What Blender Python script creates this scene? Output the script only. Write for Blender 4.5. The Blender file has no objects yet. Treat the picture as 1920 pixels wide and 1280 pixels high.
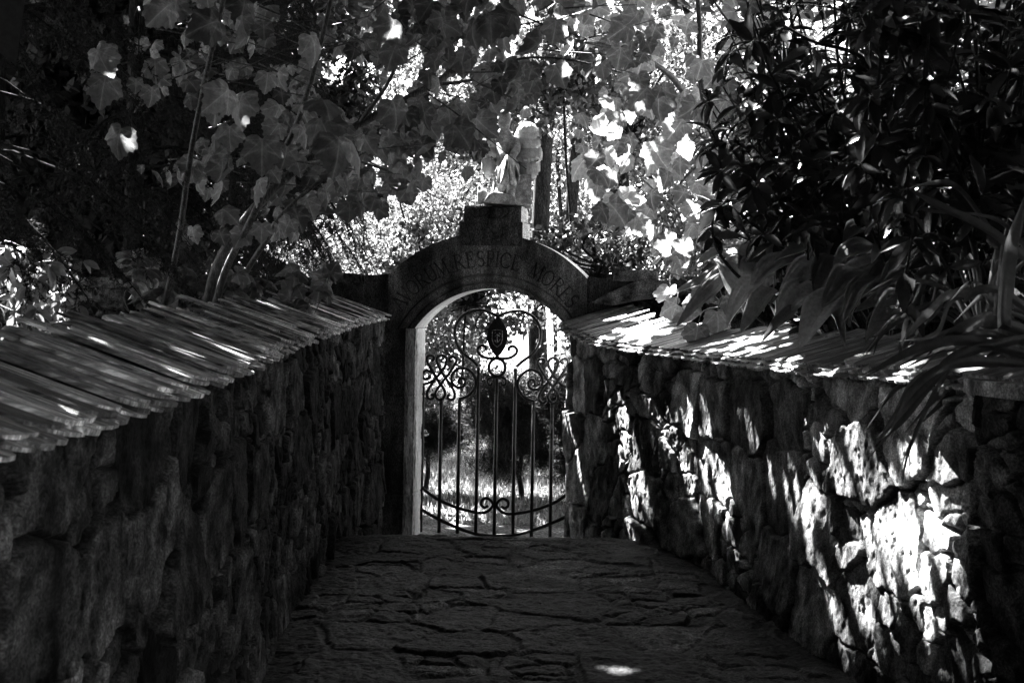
import bpy, math, random
import numpy as np
from mathutils import Vector, Matrix
rng = np.random.default_rng(7); random.seed(7)
scene = bpy.context.scene
# ------------------------------------------------------------------ camera, sky, sun, exposure
F = 2667.0; H = 1.915; ROLL = math.radians(1.0); TR = math.tan(ROLL)
cam_d = bpy.data.cameras.new('camera'); cam = bpy.data.objects.new('camera', cam_d)
scene.collection.objects.link(cam); scene.camera = cam
cam_d.lens = 50.0; cam_d.sensor_width = 36.0; cam_d.shift_y = -80/1920; cam_d.clip_start = 0.05; cam_d.clip_end = 1500
cam.location = (0, 0, H)
cam.rotation_euler = (Matrix.Rotation(math.radians(90), 3, 'X') @ Matrix.Rotation(ROLL, 3, 'Z')).to_euler()
cam_d.dof.use_dof = True; cam_d.dof.focus_distance = 11.0; cam_d.dof.aperture_fstop = 10
SUN = np.array([-0.36, 0.58, 0.74]); SUN /= np.linalg.norm(SUN)
world = bpy.data.worlds.new('World'); scene.world = world; world.use_nodes = True
nt = world.node_tree; nt.nodes.clear()
sky = nt.nodes.new('ShaderNodeTexSky'); sky.sky_type = 'NISHITA'; sky.sun_disc = False
sky.sun_elevation = math.asin(SUN[2]); sky.sun_rotation = math.atan2(SUN[0], SUN[1])
bw = nt.nodes.new('ShaderNodeRGBToBW'); bg = nt.nodes.new('ShaderNodeBackground'); wo = nt.nodes.new('ShaderNodeOutputWorld')
nt.links.new(sky.outputs[0], bw.inputs[0]); nt.links.new(bw.outputs[0], bg.inputs[0]); nt.links.new(bg.outputs[0], wo.inputs[0])
bg.inputs[1].default_value = 0.05
sl = bpy.data.lights.new('sun', 'SUN'); sl.energy = 5.0; sl.angle = math.radians(0.5); sl.color = (1, 1, 1)
so = bpy.data.objects.new('sun', sl); scene.collection.objects.link(so)
so.rotation_euler = Vector(SUN).to_track_quat('Z', 'Y').to_euler(); so.location = (-3, 20, 25)
scene.view_settings.view_transform = 'Standard'; scene.view_settings.look = 'None'
scene.view_settings.gamma = 1.0; scene.view_settings.use_curve_mapping = False
scene.view_settings.exposure = 4.7
scene.render.engine = 'CYCLES'
cy = scene.cycles
cy.max_bounces = 5; cy.diffuse_bounces = 2; cy.glossy_bounces = 2; cy.transmission_bounces = 3; cy.transparent_max_bounces = 4
cy.sample_clamp_indirect = 3.0; cy.caustics_reflective = False; cy.caustics_refractive = False

# ------------------------------------------------------------------ helpers
def W(px, py, Y):
    dx = px-960; dy = py-560
    return ((dx-dy*TR)*Y/F, Y, H-(dy+dx*TR)*Y/F)
def proj(P):
    X = P[..., 0]*F/P[..., 1]; Z = (H-P[..., 2])*F/P[..., 1]
    return X+Z*TR+960, Z-X*TR+560
def tag(o, label=None, cat=None, group=None, kind=None):
    for k, v in (('label', label), ('category', cat), ('group', group), ('kind', kind)):
        if v: o[k] = v
    return o
def empty(name, loc=(0, 0, 0), label=None, cat=None, group=None):
    o = bpy.data.objects.new(name, None); scene.collection.objects.link(o); o.location = loc
    return tag(o, label, cat, group)
def mk(name, V, Fc, mat, parent=None, smooth=True, attr=None):
    """V (n,3) world coordinates; Fc list of (m,k) int arrays"""
    V = np.asarray(V, dtype=np.float32)
    if not isinstance(Fc, list): Fc = [Fc]
    Fc = [np.asarray(f, dtype=np.int32) for f in Fc if len(f)]
    me = bpy.data.meshes.new(name)
    loops = np.concatenate([f.ravel() for f in Fc]); tot = np.concatenate([np.full(len(f), f.shape[1]) for f in Fc])
    st = np.concatenate([[0], np.cumsum(tot)[:-1]])
    if parent is not None: V = V-np.array(parent.location, dtype=np.float32)
    me.vertices.add(len(V)); me.vertices.foreach_set('co', V.ravel())
    me.loops.add(len(loops)); me.loops.foreach_set('vertex_index', loops)
    me.polygons.add(len(tot)); me.polygons.foreach_set('loop_start', st.astype(np.int32)); me.polygons.foreach_set('loop_total', tot.astype(np.int32))
    me.polygons.foreach_set('use_smooth', np.full(len(tot), bool(smooth)))
    me.update(calc_edges=True)
    if attr is not None:
        a = me.attributes.new('tone', 'FLOAT', 'POINT'); a.data.foreach_set('value', np.asarray(attr, dtype=np.float32))
    me.materials.append(mat)
    o = bpy.data.objects.new(name, me); scene.collection.objects.link(o)
    if parent is not None: o.parent = parent
    return o
class MB:
    def __init__(s): s.V = []; s.F = {}; s.T = []; s.n = 0
    def add(s, V, Fs, tone=0.5):
        V = np.asarray(V, float).reshape(-1, 3)
        if not isinstance(Fs, list): Fs = [Fs]
        for f in Fs:
            f = np.asarray(f)
            if len(f): s.F.setdefault(f.shape[1], []).append(f+s.n)
        s.V.append(V); s.T.append(np.full(len(V), tone)); s.n += len(V)
    def build(s, name, mat, parent=None, smooth=True):
        return mk(name, np.concatenate(s.V), [np.concatenate(v) for v in s.F.values()], mat, parent, smooth, np.concatenate(s.T))
def grid_faces(nu, nv, flip=False):
    i = np.arange(nu-1)[:, None]*nv+np.arange(nv-1)[None, :]
    q = np.stack([i, i+nv, i+nv+1, i+1], -1).reshape(-1, 4)
    return q[:, ::-1] if flip else q
def catmull(P, n=6):
    P = np.asarray(P, float); Q = np.vstack([2*P[0]-P[1], P, 2*P[-1]-P[-2]]); out = []
    for i in range(1, len(Q)-2):
        for t in np.arange(n)/n:
            a, b, c, d = Q[i-1], Q[i], Q[i+1], Q[i+2]
            out.append(.5*((2*b)+(c-a)*t+(2*a-5*b+4*c-d)*t*t+(3*b-a-3*c+d)*t**3))
    out.append(P[-1]); return np.array(out)
def tube(mb, P, r, k=8, tone=.5):
    P = np.asarray(P, float); n = len(P); r = np.broadcast_to(r, (n,))
    T = np.gradient(P, axis=0); T /= np.linalg.norm(T, axis=1)[:, None]+1e-9
    up = np.array([0, 0, 1.]) if abs(T[:, 2]).mean() < .8 else np.array([0, 1., 0])
    A = np.cross(T, up); bad = np.linalg.norm(A, axis=1) < .05; A[bad] = np.cross(T[bad], [1, 0.3, 0]); A /= np.linalg.norm(A, axis=1)[:, None]+1e-9
    for i in range(1, n):
        a = A[i-1]-T[i]*np.dot(A[i-1], T[i]); A[i] = a/(np.linalg.norm(a)+1e-9)
    B = np.cross(T, A); th = np.arange(k)*2*math.pi/k
    V = P[:, None]+r[:, None, None]*(A[:, None]*np.cos(th)[None, :, None]+B[:, None]*np.sin(th)[None, :, None])
    i = np.arange(n-1)[:, None]*k+np.arange(k)[None, :]; j = np.arange(n-1)[:, None]*k+(np.arange(k)[None, :]+1) % k
    Fq = np.stack([i, j, j+k, i+k], -1).reshape(-1, 4)
    V = V.reshape(-1, 3); V = np.vstack([V, P[0], P[-1]]); m = n*k
    c0 = np.stack([np.full(k, m), (np.arange(k)+1) % k, np.arange(k)], -1)
    c1 = np.stack([np.full(k, m+1), (n-1)*k+np.arange(k), (n-1)*k+(np.arange(k)+1) % k], -1)
    mb.add(V, [Fq, np.vstack([c0, c1])], tone)
def prism(mb, poly, origin, ax, ay, az, z0, z1, tone=.5):
    """convex-ish polygon poly (n,2) in ax,ay extruded along az"""
    poly = np.asarray(poly, float); n = len(poly); o = np.asarray(origin, float); ax, ay, az = map(lambda v: np.asarray(v, float), (ax, ay, az))
    base = o+poly[:, :1]*ax+poly[:, 1:]*ay
    V = np.vstack([base+az*z0, base+az*z1]); i = np.arange(n); j = (i+1) % n
    c = base.mean(0); V = np.vstack([V, c+az*z0, c+az*z1])
    mb.add(V, [np.stack([i, j, j+n, i+n], -1), np.vstack([np.stack([np.full(n, 2*n), j, i], -1), np.stack([np.full(n, 2*n+1), i+n, j+n], -1)])], tone)
_tab = rng.random((256, 256))
def vnoise(x, y, seed=0):
    x = x+seed*17.31; y = y+seed*9.77
    xi = np.floor(x).astype(int); yi = np.floor(y).astype(int); fx = x-xi; fy = y-yi
    fx = fx*fx*(3-2*fx); fy = fy*fy*(3-2*fy); g = lambda a, b: _tab[a % 256, b % 256]
    return (g(xi, yi)*(1-fx)+g(xi+1, yi)*fx)*(1-fy)+(g(xi, yi+1)*(1-fx)+g(xi+1, yi+1)*fx)*fy
def fbm(x, y, o=4, seed=0):
    s = 0; a = .5
    for k in range(o): s = s+a*(vnoise(x*2**k, y*2**k, seed+k*3)-.5); a *= .55
    return s
def hsh(a, b, k): return _tab[(a*7+k*31+b*3) % 256, (b*11+k*57+a*5) % 256]
def voro(x, y, p=3.0, jit=.8, seed=0):
    xi = np.floor(x).astype(int); yi = np.floor(y).astype(int)
    d1 = np.full(x.shape, 9.); d2 = np.full(x.shape, 9.); ca = np.zeros(x.shape, int); cb = np.zeros(x.shape, int); ox = np.zeros(x.shape); oy = np.zeros(x.shape)
    for a in (-1, 0, 1):
        for b in (-1, 0, 1):
            cx = xi+a; cyy = yi+b; px = cx+.5+(hsh(cx, cyy, seed)-.5)*jit; py = cyy+.5+(hsh(cx, cyy, seed+5)-.5)*jit
            dx = x-px; dy = y-py; d = (np.abs(dx)**p+np.abs(dy)**p)**(1/p)
            n = d < d1
            d2 = np.where(n, d1, np.minimum(d2, d)); ca = np.where(n, cx, ca); cb = np.where(n, cyy, cb); ox = np.where(n, dx, ox); oy = np.where(n, dy, oy); d1 = np.where(n, d, d1)
    return d1, d2, ca, cb, ox, oy
def sst(a, b, x): t = np.clip((x-a)/(b-a), 0, 1); return t*t*(3-2*t)
def rubble(s, z, cw=.44, ch=.30, depth=.05, seed=0, split=.3):
    """height field of irregular rubble stones and a tone per stone"""
    ws = s+fbm(s*5, z*5, 3, seed)*.16; wz = z+fbm(s*5+40, z*5, 3, seed)*.14
    d1, d2, a, b, ox, oy = voro(ws/cw, wz/ch, 3.5, .75, seed)
    e1 = (d2-d1)*min(cw, ch); r1 = hsh(a, b, seed+9)
    e1, h1, t1 = e1, (r1-.5)*1.3+((hsh(a, b, seed+11)-.5)*ox+(hsh(a, b, seed+13)-.5)*oy)*1.6, hsh(a, b, seed+15)
    k = 2.6
    D1, D2, A, B, OX, OY = voro(ws/cw*k, wz/ch*k, 3, .8, seed+21)
    e2 = (D2-D1)*min(cw, ch)/k; h2 = (hsh(A, B, seed+23)-.5)*1.2+((hsh(A, B, seed+24)-.5)*OX+(hsh(A, B, seed+25)-.5)*OY)*1.3; t2 = hsh(A, B, seed+27)
    small = (hsh(a, b, seed+19) < split)
    e = np.where(small, np.minimum(e1+.004, e2*1.3), e1); h = np.where(small, h2*.75, h1); t = np.where(small, t2, t1)
    mask = sst(.002, .020, e); pits = fbm(s*22, z*16, 4, seed+2)*.35+fbm(s*70, z*60, 3, seed+4)*.14
    strat = np.abs(fbm(s*13, z*9, 4, seed+8))*.6
    hh = mask*(.8+h*.8-strat)+pits*(.5+.5*mask)+fbm(s*1.6, z*1.6, 2, seed+6)*1.1
    return hh*depth, (t*mask+(1-mask)*.05)*(.35+.65*sst(-.25, .1, fbm(s*6, z*6, 3, seed+31)))
# ------------------------------------------------------------------ materials
def nmat(name):
    m = bpy.data.materials.new(name); m.use_nodes = True; m.node_tree.nodes.clear(); return m, m.node_tree
def N(t, kind, **kw):
    n = t.nodes.new(kind)
    for k, v in kw.items():
        if k in n.inputs.keys(): n.inputs[k].default_value = v
        else: setattr(n, k, v)
    return n
def ramp(t, src, stops):
    r = t.nodes.new('ShaderNodeValToRGB'); r.color_ramp.elements[0].position = stops[0][0]; r.color_ramp.elements[-1].position = stops[-1][0]
    r.color_ramp.elements[0].color = (stops[0][1],)*3+(1,); r.color_ramp.elements[-1].color = (stops[-1][1],)*3+(1,)
    for p, v in stops[1:-1]:
        e = r.color_ramp.elements.new(p); e.color = (v, v, v, 1)
    t.links.new(src, r.inputs[0]); return r.outputs[0]
def mul(t, a, b, op='MULTIPLY'):
    n = t.nodes.new('ShaderNodeMath'); n.operation = op
    for i, v in enumerate((a, b)):
        if isinstance(v, (int, float)): n.inputs[i].default_value = v
        else: t.links.new(v, n.inputs[i])
    return n.outputs[0]
def stone_mat(name, lo, hi, scale=6.0, rough=.85, stretch=(1, 1, 1), bump=.35, fine=90, use_attr=True, stain=0.5, spec=.06, grain=1.0):
    m, t = nmat(name); tc = N(t, 'ShaderNodeTexCoord'); mp = N(t, 'ShaderNodeMapping'); mp.inputs['Scale'].default_value = stretch
    t.links.new(tc.outputs['Object'], mp.inputs[0])
    n1 = N(t, 'ShaderNodeTexNoise', Scale=scale, Detail=8.0, Roughness=.65); t.links.new(mp.outputs[0], n1.inputs['Vector'])
    n2 = N(t, 'ShaderNodeTexNoise', Scale=float(fine), Detail=4.0, Roughness=.7); t.links.new(mp.outputs[0], n2.inputs['Vector'])
    base = ramp(t, n1.outputs[0], [(.36, lo), (.50, (lo+hi)*.42), (.64, hi)]); v = mul(t, base, ramp(t, n2.outputs[0], [(.38, 1-.8*grain), (.50, 1-.12*grain), (.63, 1+1.2*grain)]))
    if use_attr:
        at = N(t, 'ShaderNodeAttribute', attribute_name='tone'); v = mul(t, v, mul(t, mul(t, at.outputs['Fac'], 1.9), .18, 'ADD'))
    if stain:
        n3 = N(t, 'ShaderNodeTexNoise', Scale=1.7, Detail=5.0, Roughness=.6); t.links.new(tc.outputs['Object'], n3.inputs['Vector'])
        v = mul(t, v, ramp(t, n3.outputs[0], [(.38, 1-stain), (.6, 1.0)]))
    b = N(t, 'ShaderNodeBsdfPrincipled'); b.inputs['Roughness'].default_value = rough; b.inputs['Specular IOR Level'].default_value = spec
    t.links.new(v, b.inputs['Base Color'])
    bp = N(t, 'ShaderNodeBump', Strength=bump, Distance=.01); h = mul(t, n1.outputs[0], mul(t, n2.outputs[0], .5), 'ADD'); t.links.new(h, bp.inputs['Height']); t.links.new(bp.outputs[0], b.inputs['Normal'])
    o = N(t, 'ShaderNodeOutputMaterial'); t.links.new(b.outputs[0], o.inputs[0]); return m
def veins(t, k):
    at = N(t, 'ShaderNodeAttribute', attribute_name='lp'); sp_ = N(t, 'ShaderNodeSeparateXYZ'); t.links.new(at.outputs['Vector'], sp_.inputs[0]); x, y = sp_.outputs[0], sp_.outputs[1]; out = None
    for ang in (0, 44, -44, 84, -84):
        c, s_ = math.cos(math.radians(ang)), math.sin(math.radians(ang)); al = mul(t, mul(t, x, s_), mul(t, y, c), 'ADD'); ac = mul(t, mul(t, x, c), mul(t, y, -s_), 'ADD'); ac = mul(t, ac, 0, 'ABSOLUTE')
        d = mul(t, ac, mul(t, mul(t, al, -3.0), 0, 'MAXIMUM'), 'ADD'); br = mul(t, mul(t, mul(t, mul(t, al, ac, 'SUBTRACT'), 9.0), 0, 'FRACT'), .5, 'SUBTRACT'); br = mul(t, br, 0, 'ABSOLUTE')
        sec = mul(t, mul(t, br, .12), mul(t, mul(t, ac, .12, 'SUBTRACT'), 0, 'MAXIMUM'), 'ADD')
        e_ = mul(t, d, mul(t, sec, .012, 'ADD'), 'MINIMUM'); out = e_ if out is None else mul(t, out, e_, 'MINIMUM')
    return ramp(t, out, [(0, k), (.014, 1.05), (.03, .85)])
def leaf_mat(name, alb, trans=.35, rough=.45, spec=.18, vein=0.0, var=.9):
    m, t = nmat(name); at = N(t, 'ShaderNodeAttribute', attribute_name='tone')
    tc = N(t, 'ShaderNodeTexCoord'); n1 = N(t, 'ShaderNodeTexNoise', Scale=45.0, Detail=4.0, Roughness=.6); t.links.new(tc.outputs['Object'], n1.inputs['Vector'])
    v = mul(t, mul(t, at.outputs['Fac'], var), 1-.5*var, 'ADD'); v = mul(t, v, ramp(t, n1.outputs[0], [(.36, .78), (.62, 1.15)])); v = mul(t, v, alb)
    if vein: v = mul(t, v, veins(t, vein))
    b = N(t, 'ShaderNodeBsdfPrincipled'); b.inputs['Roughness'].default_value = rough; b.inputs['Specular IOR Level'].default_value = spec; t.links.new(v, b.inputs['Base Color'])
    bp = N(t, 'ShaderNodeBump', Strength=.25, Distance=.004); t.links.new(n1.outputs[0], bp.inputs['Height']); t.links.new(bp.outputs[0], b.inputs['Normal'])
    tr = N(t, 'ShaderNodeBsdfTranslucent'); t.links.new(mul(t, v, 1.6), tr.inputs[0])
    mx = N(t, 'ShaderNodeMixShader'); mx.inputs[0].default_value = trans; t.links.new(b.outputs[0], mx.inputs[1]); t.links.new(tr.outputs[0], mx.inputs[2])
    o = N(t, 'ShaderNodeOutputMaterial'); t.links.new(mx.outputs[0], o.inputs[0]); return m
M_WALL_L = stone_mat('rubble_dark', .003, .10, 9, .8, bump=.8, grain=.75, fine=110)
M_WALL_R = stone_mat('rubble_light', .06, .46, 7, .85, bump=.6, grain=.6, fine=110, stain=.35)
M_PATH = stone_mat('flagstone', .003, .075, 10, .5, bump=.9, fine=80, spec=.10, stain=.7, grain=1.0)
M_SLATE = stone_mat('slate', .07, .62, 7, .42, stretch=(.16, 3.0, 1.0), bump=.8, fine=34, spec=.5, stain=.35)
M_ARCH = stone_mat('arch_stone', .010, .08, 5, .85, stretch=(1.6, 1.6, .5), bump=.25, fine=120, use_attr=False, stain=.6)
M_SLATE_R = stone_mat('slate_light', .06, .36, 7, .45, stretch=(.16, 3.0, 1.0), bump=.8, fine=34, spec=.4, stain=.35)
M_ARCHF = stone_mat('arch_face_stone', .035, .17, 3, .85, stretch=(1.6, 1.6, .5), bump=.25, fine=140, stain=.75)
M_LIT_JAMB = stone_mat('lit_jamb_stone', .6, .9, 5, .8, stretch=(1, 1, .3), bump=.35, fine=100, use_attr=False, stain=.1, grain=.3)  # bright stone colour stands in for sunlight on reveal and soffit
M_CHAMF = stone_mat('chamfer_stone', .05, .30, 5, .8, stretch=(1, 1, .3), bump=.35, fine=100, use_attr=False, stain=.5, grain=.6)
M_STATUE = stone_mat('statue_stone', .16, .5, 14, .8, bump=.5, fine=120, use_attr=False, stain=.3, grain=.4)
M_LIT_STONE = stone_mat('lit_stone', .50, .85, 14, .8, bump=.2, fine=120, use_attr=False, stain=.2)  # pale colour imitates sun on the right side of keystone and pedestal
M_FEATHER = stone_mat('feather_stone', .25, .5, 8, .8, bump=.1, fine=160, stain=.1, grain=.2)
M_IRON = stone_mat('wrought_iron', .004, .012, 20, .5, bump=.3, fine=150, use_attr=False, stain=0, spec=.22)
M_GOLD = stone_mat('worn_paint', .15, .5, 40, .5, bump=.3, fine=150, use_attr=False, stain=0)
M_GROUND = stone_mat('ground_soil', .10, .30, 3, .95, bump=.6, fine=40, use_attr=False, stain=.3)
M_BANK = stone_mat('bank_soil', .01, .035, 3, .95, bump=.6, fine=40, use_attr=False, stain=.3)
M_BARK = stone_mat('bark', .008, .03, 12, .9, stretch=(2, 2, .4), bump=.9, fine=60, use_attr=False, stain=0, spec=.08)
M_STEM = stone_mat('stem_bark', .02, .08, 16, .6, stretch=(2, 2, .5), bump=.5, fine=60, use_attr=False, stain=0, spec=.5)
M_MAPLE = leaf_mat('maple_leaf', .155, .45, vein=1.45, var=1.3)
M_MAPLE_B = leaf_mat('maple_leaf_pale', .26, .5, vein=1.6, var=1.3)
M_RHODO = leaf_mat('shrub_leaf', .028, .10, .25, .65)
M_HOSTA = leaf_mat('hosta_leaf', .20, .25, .4, .45)
M_BLADE = leaf_mat('blade_leaf', .06, .25, .35, .5)
M_FAR = leaf_mat('far_leaf', .09, .38, .5, var=1.7)
M_NEEDLE = leaf_mat('needle', .025, .08, .6, .06)
M_PINE = leaf_mat('pine_needle', .03, .08, .5, .12)
M_DARKLEAF = leaf_mat('dark_leaf', .03, .12, .45, .15)
M_GRASS = leaf_mat('grass', .22, .3, .6, .3)
# ------------------------------------------------------------------ leaf templates
def tmpl_maple():
    half = [(0, .0), (.14, -.12), (.30, -.12), (.45, -.04), (.46, .08), (.52, .14), (.50, .24), (.58, .36), (.60, .50), (.50, .53), (.47, .64), (.36, .64), (.31, .70), (.29, .82), (.18, .85), (.12, .95), (0, 1.03)]
    P = np.array(half+[(-x, y) for x, y in half[-2:0:-1]]); ridge = {3: .0, 8: .0}
    c = np.array([0, .28]); V = [(c[0], c[1], .03)]; mid = []
    n = len(P); tips = {0, 3, 8, 16, n-3, n-8}
    for i, (x, y) in enumerate(P):
        r = math.hypot(x-c[0], y-c[1]); z = -.55*r*r+(.0 if i in tips else -.04)
        V.append((x, y, z))
    for i, (x, y) in enumerate(P):
        q = c+(np.array([x, y])-c)*.5; r = .5*math.hypot(x-c[0], y-c[1]); V.append((q[0], q[1], -.55*r*r+(.03 if i in tips else -.025)))
    i = np.arange(n); j = (i+1) % n
    tri = np.stack([np.zeros(n, int), 1+n+i, 1+n+j], -1); quad = np.stack([1+n+i, 1+i, 1+j, 1+n+j], -1)
    tn = np.concatenate([[.45], [.25 if q in tips else -.05 for q in range(n)], [.4 if q in tips else .0 for q in range(n)]])
    return np.array(V), [tri, quad], tn
def tmpl_blade(L=1, w=.3, n=5, curl=.25, fold=.06, tip=.15):
    V = []
    for i in range(n+1):
        t = i/n; ww = w*.5*math.sin(math.pi*min(1, (t*.93+.05)))**.75
        z = -curl*t*t
        V += [(-ww, t*L, z+fold*ww*6), (0, t*L, z), (ww, t*L, z+fold*ww*6)]
    f = []
    for i in range(n):
        a = i*3; f += [(a, a+1, a+4, a+3), (a+1, a+2, a+5, a+4)]
    return np.array(V), [np.array(f)]
def tmpl_quad(w=.6): return np.array([(0, 0, 0), (w/2, .5, -.06), (0, 1, -.15), (-w/2, .5, -.06)]), [np.array([(0, 1, 2), (0, 2, 3)])]
def frames(up, nrm):
    """rotation matrices whose local y = up-ish direction, z = nrm"""
    y = up/np.linalg.norm(up, axis=1)[:, None]; z = nrm-y*(nrm*y).sum(1)[:, None]; z /= np.linalg.norm(z, axis=1)[:, None]+1e-9
    x = np.cross(y, z); return np.stack([x, y, z], -1)
def scatter(tm, P, R, S, tones=None):
    V, Fs = tm[:2]; n = len(P); k = len(V)
    S = np.asarray(S); S3 = S[:, None, None] if S.ndim == 1 else S[:, None, :]
    X = np.einsum('nij,nkj->nki', R, V[None]*S3)+P[:, None]
    off = (np.arange(n)*k)[:, None, None]
    FF = [(f[None]+off).reshape(-1, f.shape[1]) for f in Fs]
    if tones is None: tones = rng.random(n)
    return X.reshape(-1, 3), FF, (tones[:, None]*.8+(tm[2][None] if len(tm) > 2 else np.full(k, .1))).ravel()
def rdir(n): v = rng.normal(size=(n, 3)); return v/np.linalg.norm(v, axis=1)[:, None]
def leaf_obj(name, tm, P, R, S, mat, parent=None, tones=None, smooth=True):
    V, FF, T = scatter(tm, P, R, S, tones); o = mk(name, V, FF, mat, parent, smooth, T)
    if len(tm) > 2: at = o.data.attributes.new('lp', 'FLOAT_VECTOR', 'POINT'); at.data.foreach_set('vector', np.tile(tm[0], (len(P), 1)).astype(np.float32).ravel())
    return o
T_MAPLE = tmpl_maple(); T_QUAD = tmpl_quad(.62); T_NARROW = tmpl_blade(1, .36, 4, .3); T_OVAL = tmpl_blade(1, .5, 4, .25)
# ------------------------------------------------------------------ plan curves
def spline(pts, step):
    P = catmull(pts, 12); d = np.concatenate([[0], np.cumsum(np.linalg.norm(np.diff(P, axis=0), axis=1))])
    s = np.arange(0, d[-1], step); return s, np.stack([np.interp(s, d, P[:, 0]), np.interp(s, d, P[:, 1])], -1)
RW = [(.46, 11.10), (.58, 10.6), (.73, 10.0), (.93, 9.3), (1.13, 8.7), (1.25, 7.9), (1.38, 6.85), (1.47, 6.25), (1.56, 5.75), (1.68, 5.0), (1.80, 4.3), (1.9, 3.6)]
LW = [(-1.02, 11.15), (-1.05, 10.6), (-1.09, 10.0), (-1.12, 9.2), (-1.09, 8.0), (-1.09, 6.8), (-1.04, 5.8), (-1.02, 4.8), (-1.02, 3.8), (-1.03, 2.6), (-1.04, 1.4)]
def top_l(Y): return np.interp(Y, [1.4, 2.64, 3.84, 5.9, 8, 9.8, 11.2], [1.61, 1.61, 1.61, 1.66, 1.70, 1.73, 1.755])
def top_r(Y): return np.interp(Y, [3.6, 5.55, 6.5, 8.3, 9.3, 10.2, 11.1], [1.65, 1.64, 1.61, 1.585, 1.59, 1.61, 1.70])
_rw = np.array(RW)[::-1]
def zp(Y): return .355+.012*sst(6, 9, Y)-.40*sst(9.15, 11.0, Y)
def xw(Y): return np.interp(Y, _rw[:, 1], _rw[:, 0])
# ------------------------------------------------------------------ light gaps: which leaves to leave out so that sun reaches the places it does
LIT = [(1745, 980, 72, 110, 0), (1800, 1100, 75, 55, 20), (1670, 1190, 48, 75, 0), (1860, 1190, 40, 60, 0), (1765, 860, 45, 95, 10), (1660, 930, 26, 60, 0), (1720, 1075, 60, 60, 0),
       (1528, 950, 42, 100, 12), (1500, 860, 14, 55, 12), (1412, 740, 16, 75, 10), (1330, 800, 14, 90, 12), (1640, 1110, 30, 80, 8), (1462, 900, 13, 60, 12), (1600, 1000, 14, 60, 15),
       (1262, 840, 26, 120, 10), (1300, 940, 16, 70, 15), (1240, 770, 13, 60, 10), (1330, 930, 8, 70, 15), (1112, 730, 13, 100, 5), (1140, 880, 9, 60, 5), (1190, 850, 12, 70, 8), (1150, 800, 7, 70, 8), (1175, 720, 8, 60, 8), (1225, 700, 7, 45, 8), (1390, 1000, 12, 60, 10), (1790, 750, 12, 10, 0),
       (1175, 590, 120, 40, 0), (1370, 575, 10, 10, 0), (1495, 625, 10, 5, 0), (1085, 800, 10, 220, 0)]
def in_lit(px, py, grow=1.0):
    m = np.zeros(px.shape, bool)
    for cx, cyy, rx, ry, rot in LIT:
        a = math.radians(-rot); dx = px-cx; dy = py-cyy; u = dx*math.cos(a)-dy*math.sin(a)*-1*-1; v = dx*math.sin(a)+dy*math.cos(a)
        u = dx*math.cos(a)+dy*math.sin(a); v = -dx*math.sin(a)+dy*math.cos(a)
        k = 2.3 if cx > 1600 else 1.15; m |= (u/(rx+(grow-.8)*18*k))**2+(v/(ry+(grow-.8)*75*k))**2 < 1
    return m
STAT = np.array(W(945, 320, 11.45))
def blocks_light(P, grow=1.25):
    """True where a leaf at P would shade a spot that is sunlit in the photograph"""
    P = np.asarray(P); res = np.zeros(len(P), bool); hit = np.zeros(len(P), bool)
    for t in np.arange(0, 13, .06):
        Q = P-SUN*t; new = (~hit) & (Q[:, 1] < 11.05) & (Q[:, 1] > 4.2) & (Q[:, 0] > xw(Q[:, 1])-.02) & (Q[:, 2] < top_r(Q[:, 1])+.3*np.clip(Q[:, 0]-xw(Q[:, 1]), 0, 1))
        if new.any():
            px, py = proj(Q[new]); res[np.where(new)[0]] = in_lit(px, py, grow); hit |= new
    d = P-STAT; al = d@SUN; perp = np.linalg.norm(d-al[:, None]*SUN, axis=1)
    res |= (al > .25) & (perp < .42)
    # the low shrub beyond the left wall, the ground and slates catch some sun
    for c, rad in ((W(60, 590, 7.2), .32), (W(430, 470, 8.6), .3), (W(300, 90, 6.5), .22), (W(1340, 300, 9), .25), (W(1110, 200, 9.5), .28), (W(1760, 270, 6.3), .16), (W(1600, 170, 6.6), .2), (W(250, 60, 7.6), .16), (W(500, 215, 8.5), .13), (W(620, 60, 8.5), .18), (W(700, 180, 8.7), .12), (W(860, 90, 9), .16), (W(1050, 60, 9.3), .2), (W(1150, 180, 9.5), .2), (W(1230, 60, 10), .2), (W(1300, 180, 10.5), .22), (W(1180, 300, 10.5), .18), (W(1250, 420, 10.5), .2), (W(430, 390, 8.4), .12), (W(560, 290, 8.5), .1), (W(760, 30, 8.6), .14), (W(1430, 150, 8.5), .14), (W(1500, 300, 8), .13), (W(1680, 260, 7.2), .12)):
        d = P-np.array(c); al = d@SUN; perp = np.linalg.norm(d-al[:, None]*SUN, axis=1); res |= (al > .3) & (perp < rad)
    return res
# ------------------------------------------------------------------ setting: ground, path, banks
xs = np.array([-700, -200, -60, -25, -12, -6, 0, 6, 12, 25, 60, 200, 700.]); ys = np.array([-700, -200, -60, -20, -5, 3, 8, 11.5, 13, 15, 18, 22, 30, 60, 200, 900.])
GX, GY = np.meshgrid(xs, ys, indexing='ij'); GZ = -.03+0*GX
g = mk('ground', np.stack([GX, GY, GZ], -1).reshape(-1, 3), grid_faces(len(xs), len(ys)), M_GROUND, smooth=False); tag(g, kind='structure')
px_ = np.arange(-1.45, 2.15, .008); py_ = np.concatenate([np.arange(-1.5, 5.4, .03), np.arange(5.4, 9.3, .007), np.arange(9.3, 11.9, .02)])
PX, PY = np.meshgrid(px_, py_, indexing='ij')
wx = PX+fbm(PX*3, PY*3, 4, 50)*.13; wy = PY+fbm(PX*3+9, PY*3, 4, 51)*.13
d1, d2, a, b, ox, oy = voro(wx/.46, wy/.40, 2.6, .85, 60)
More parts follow.
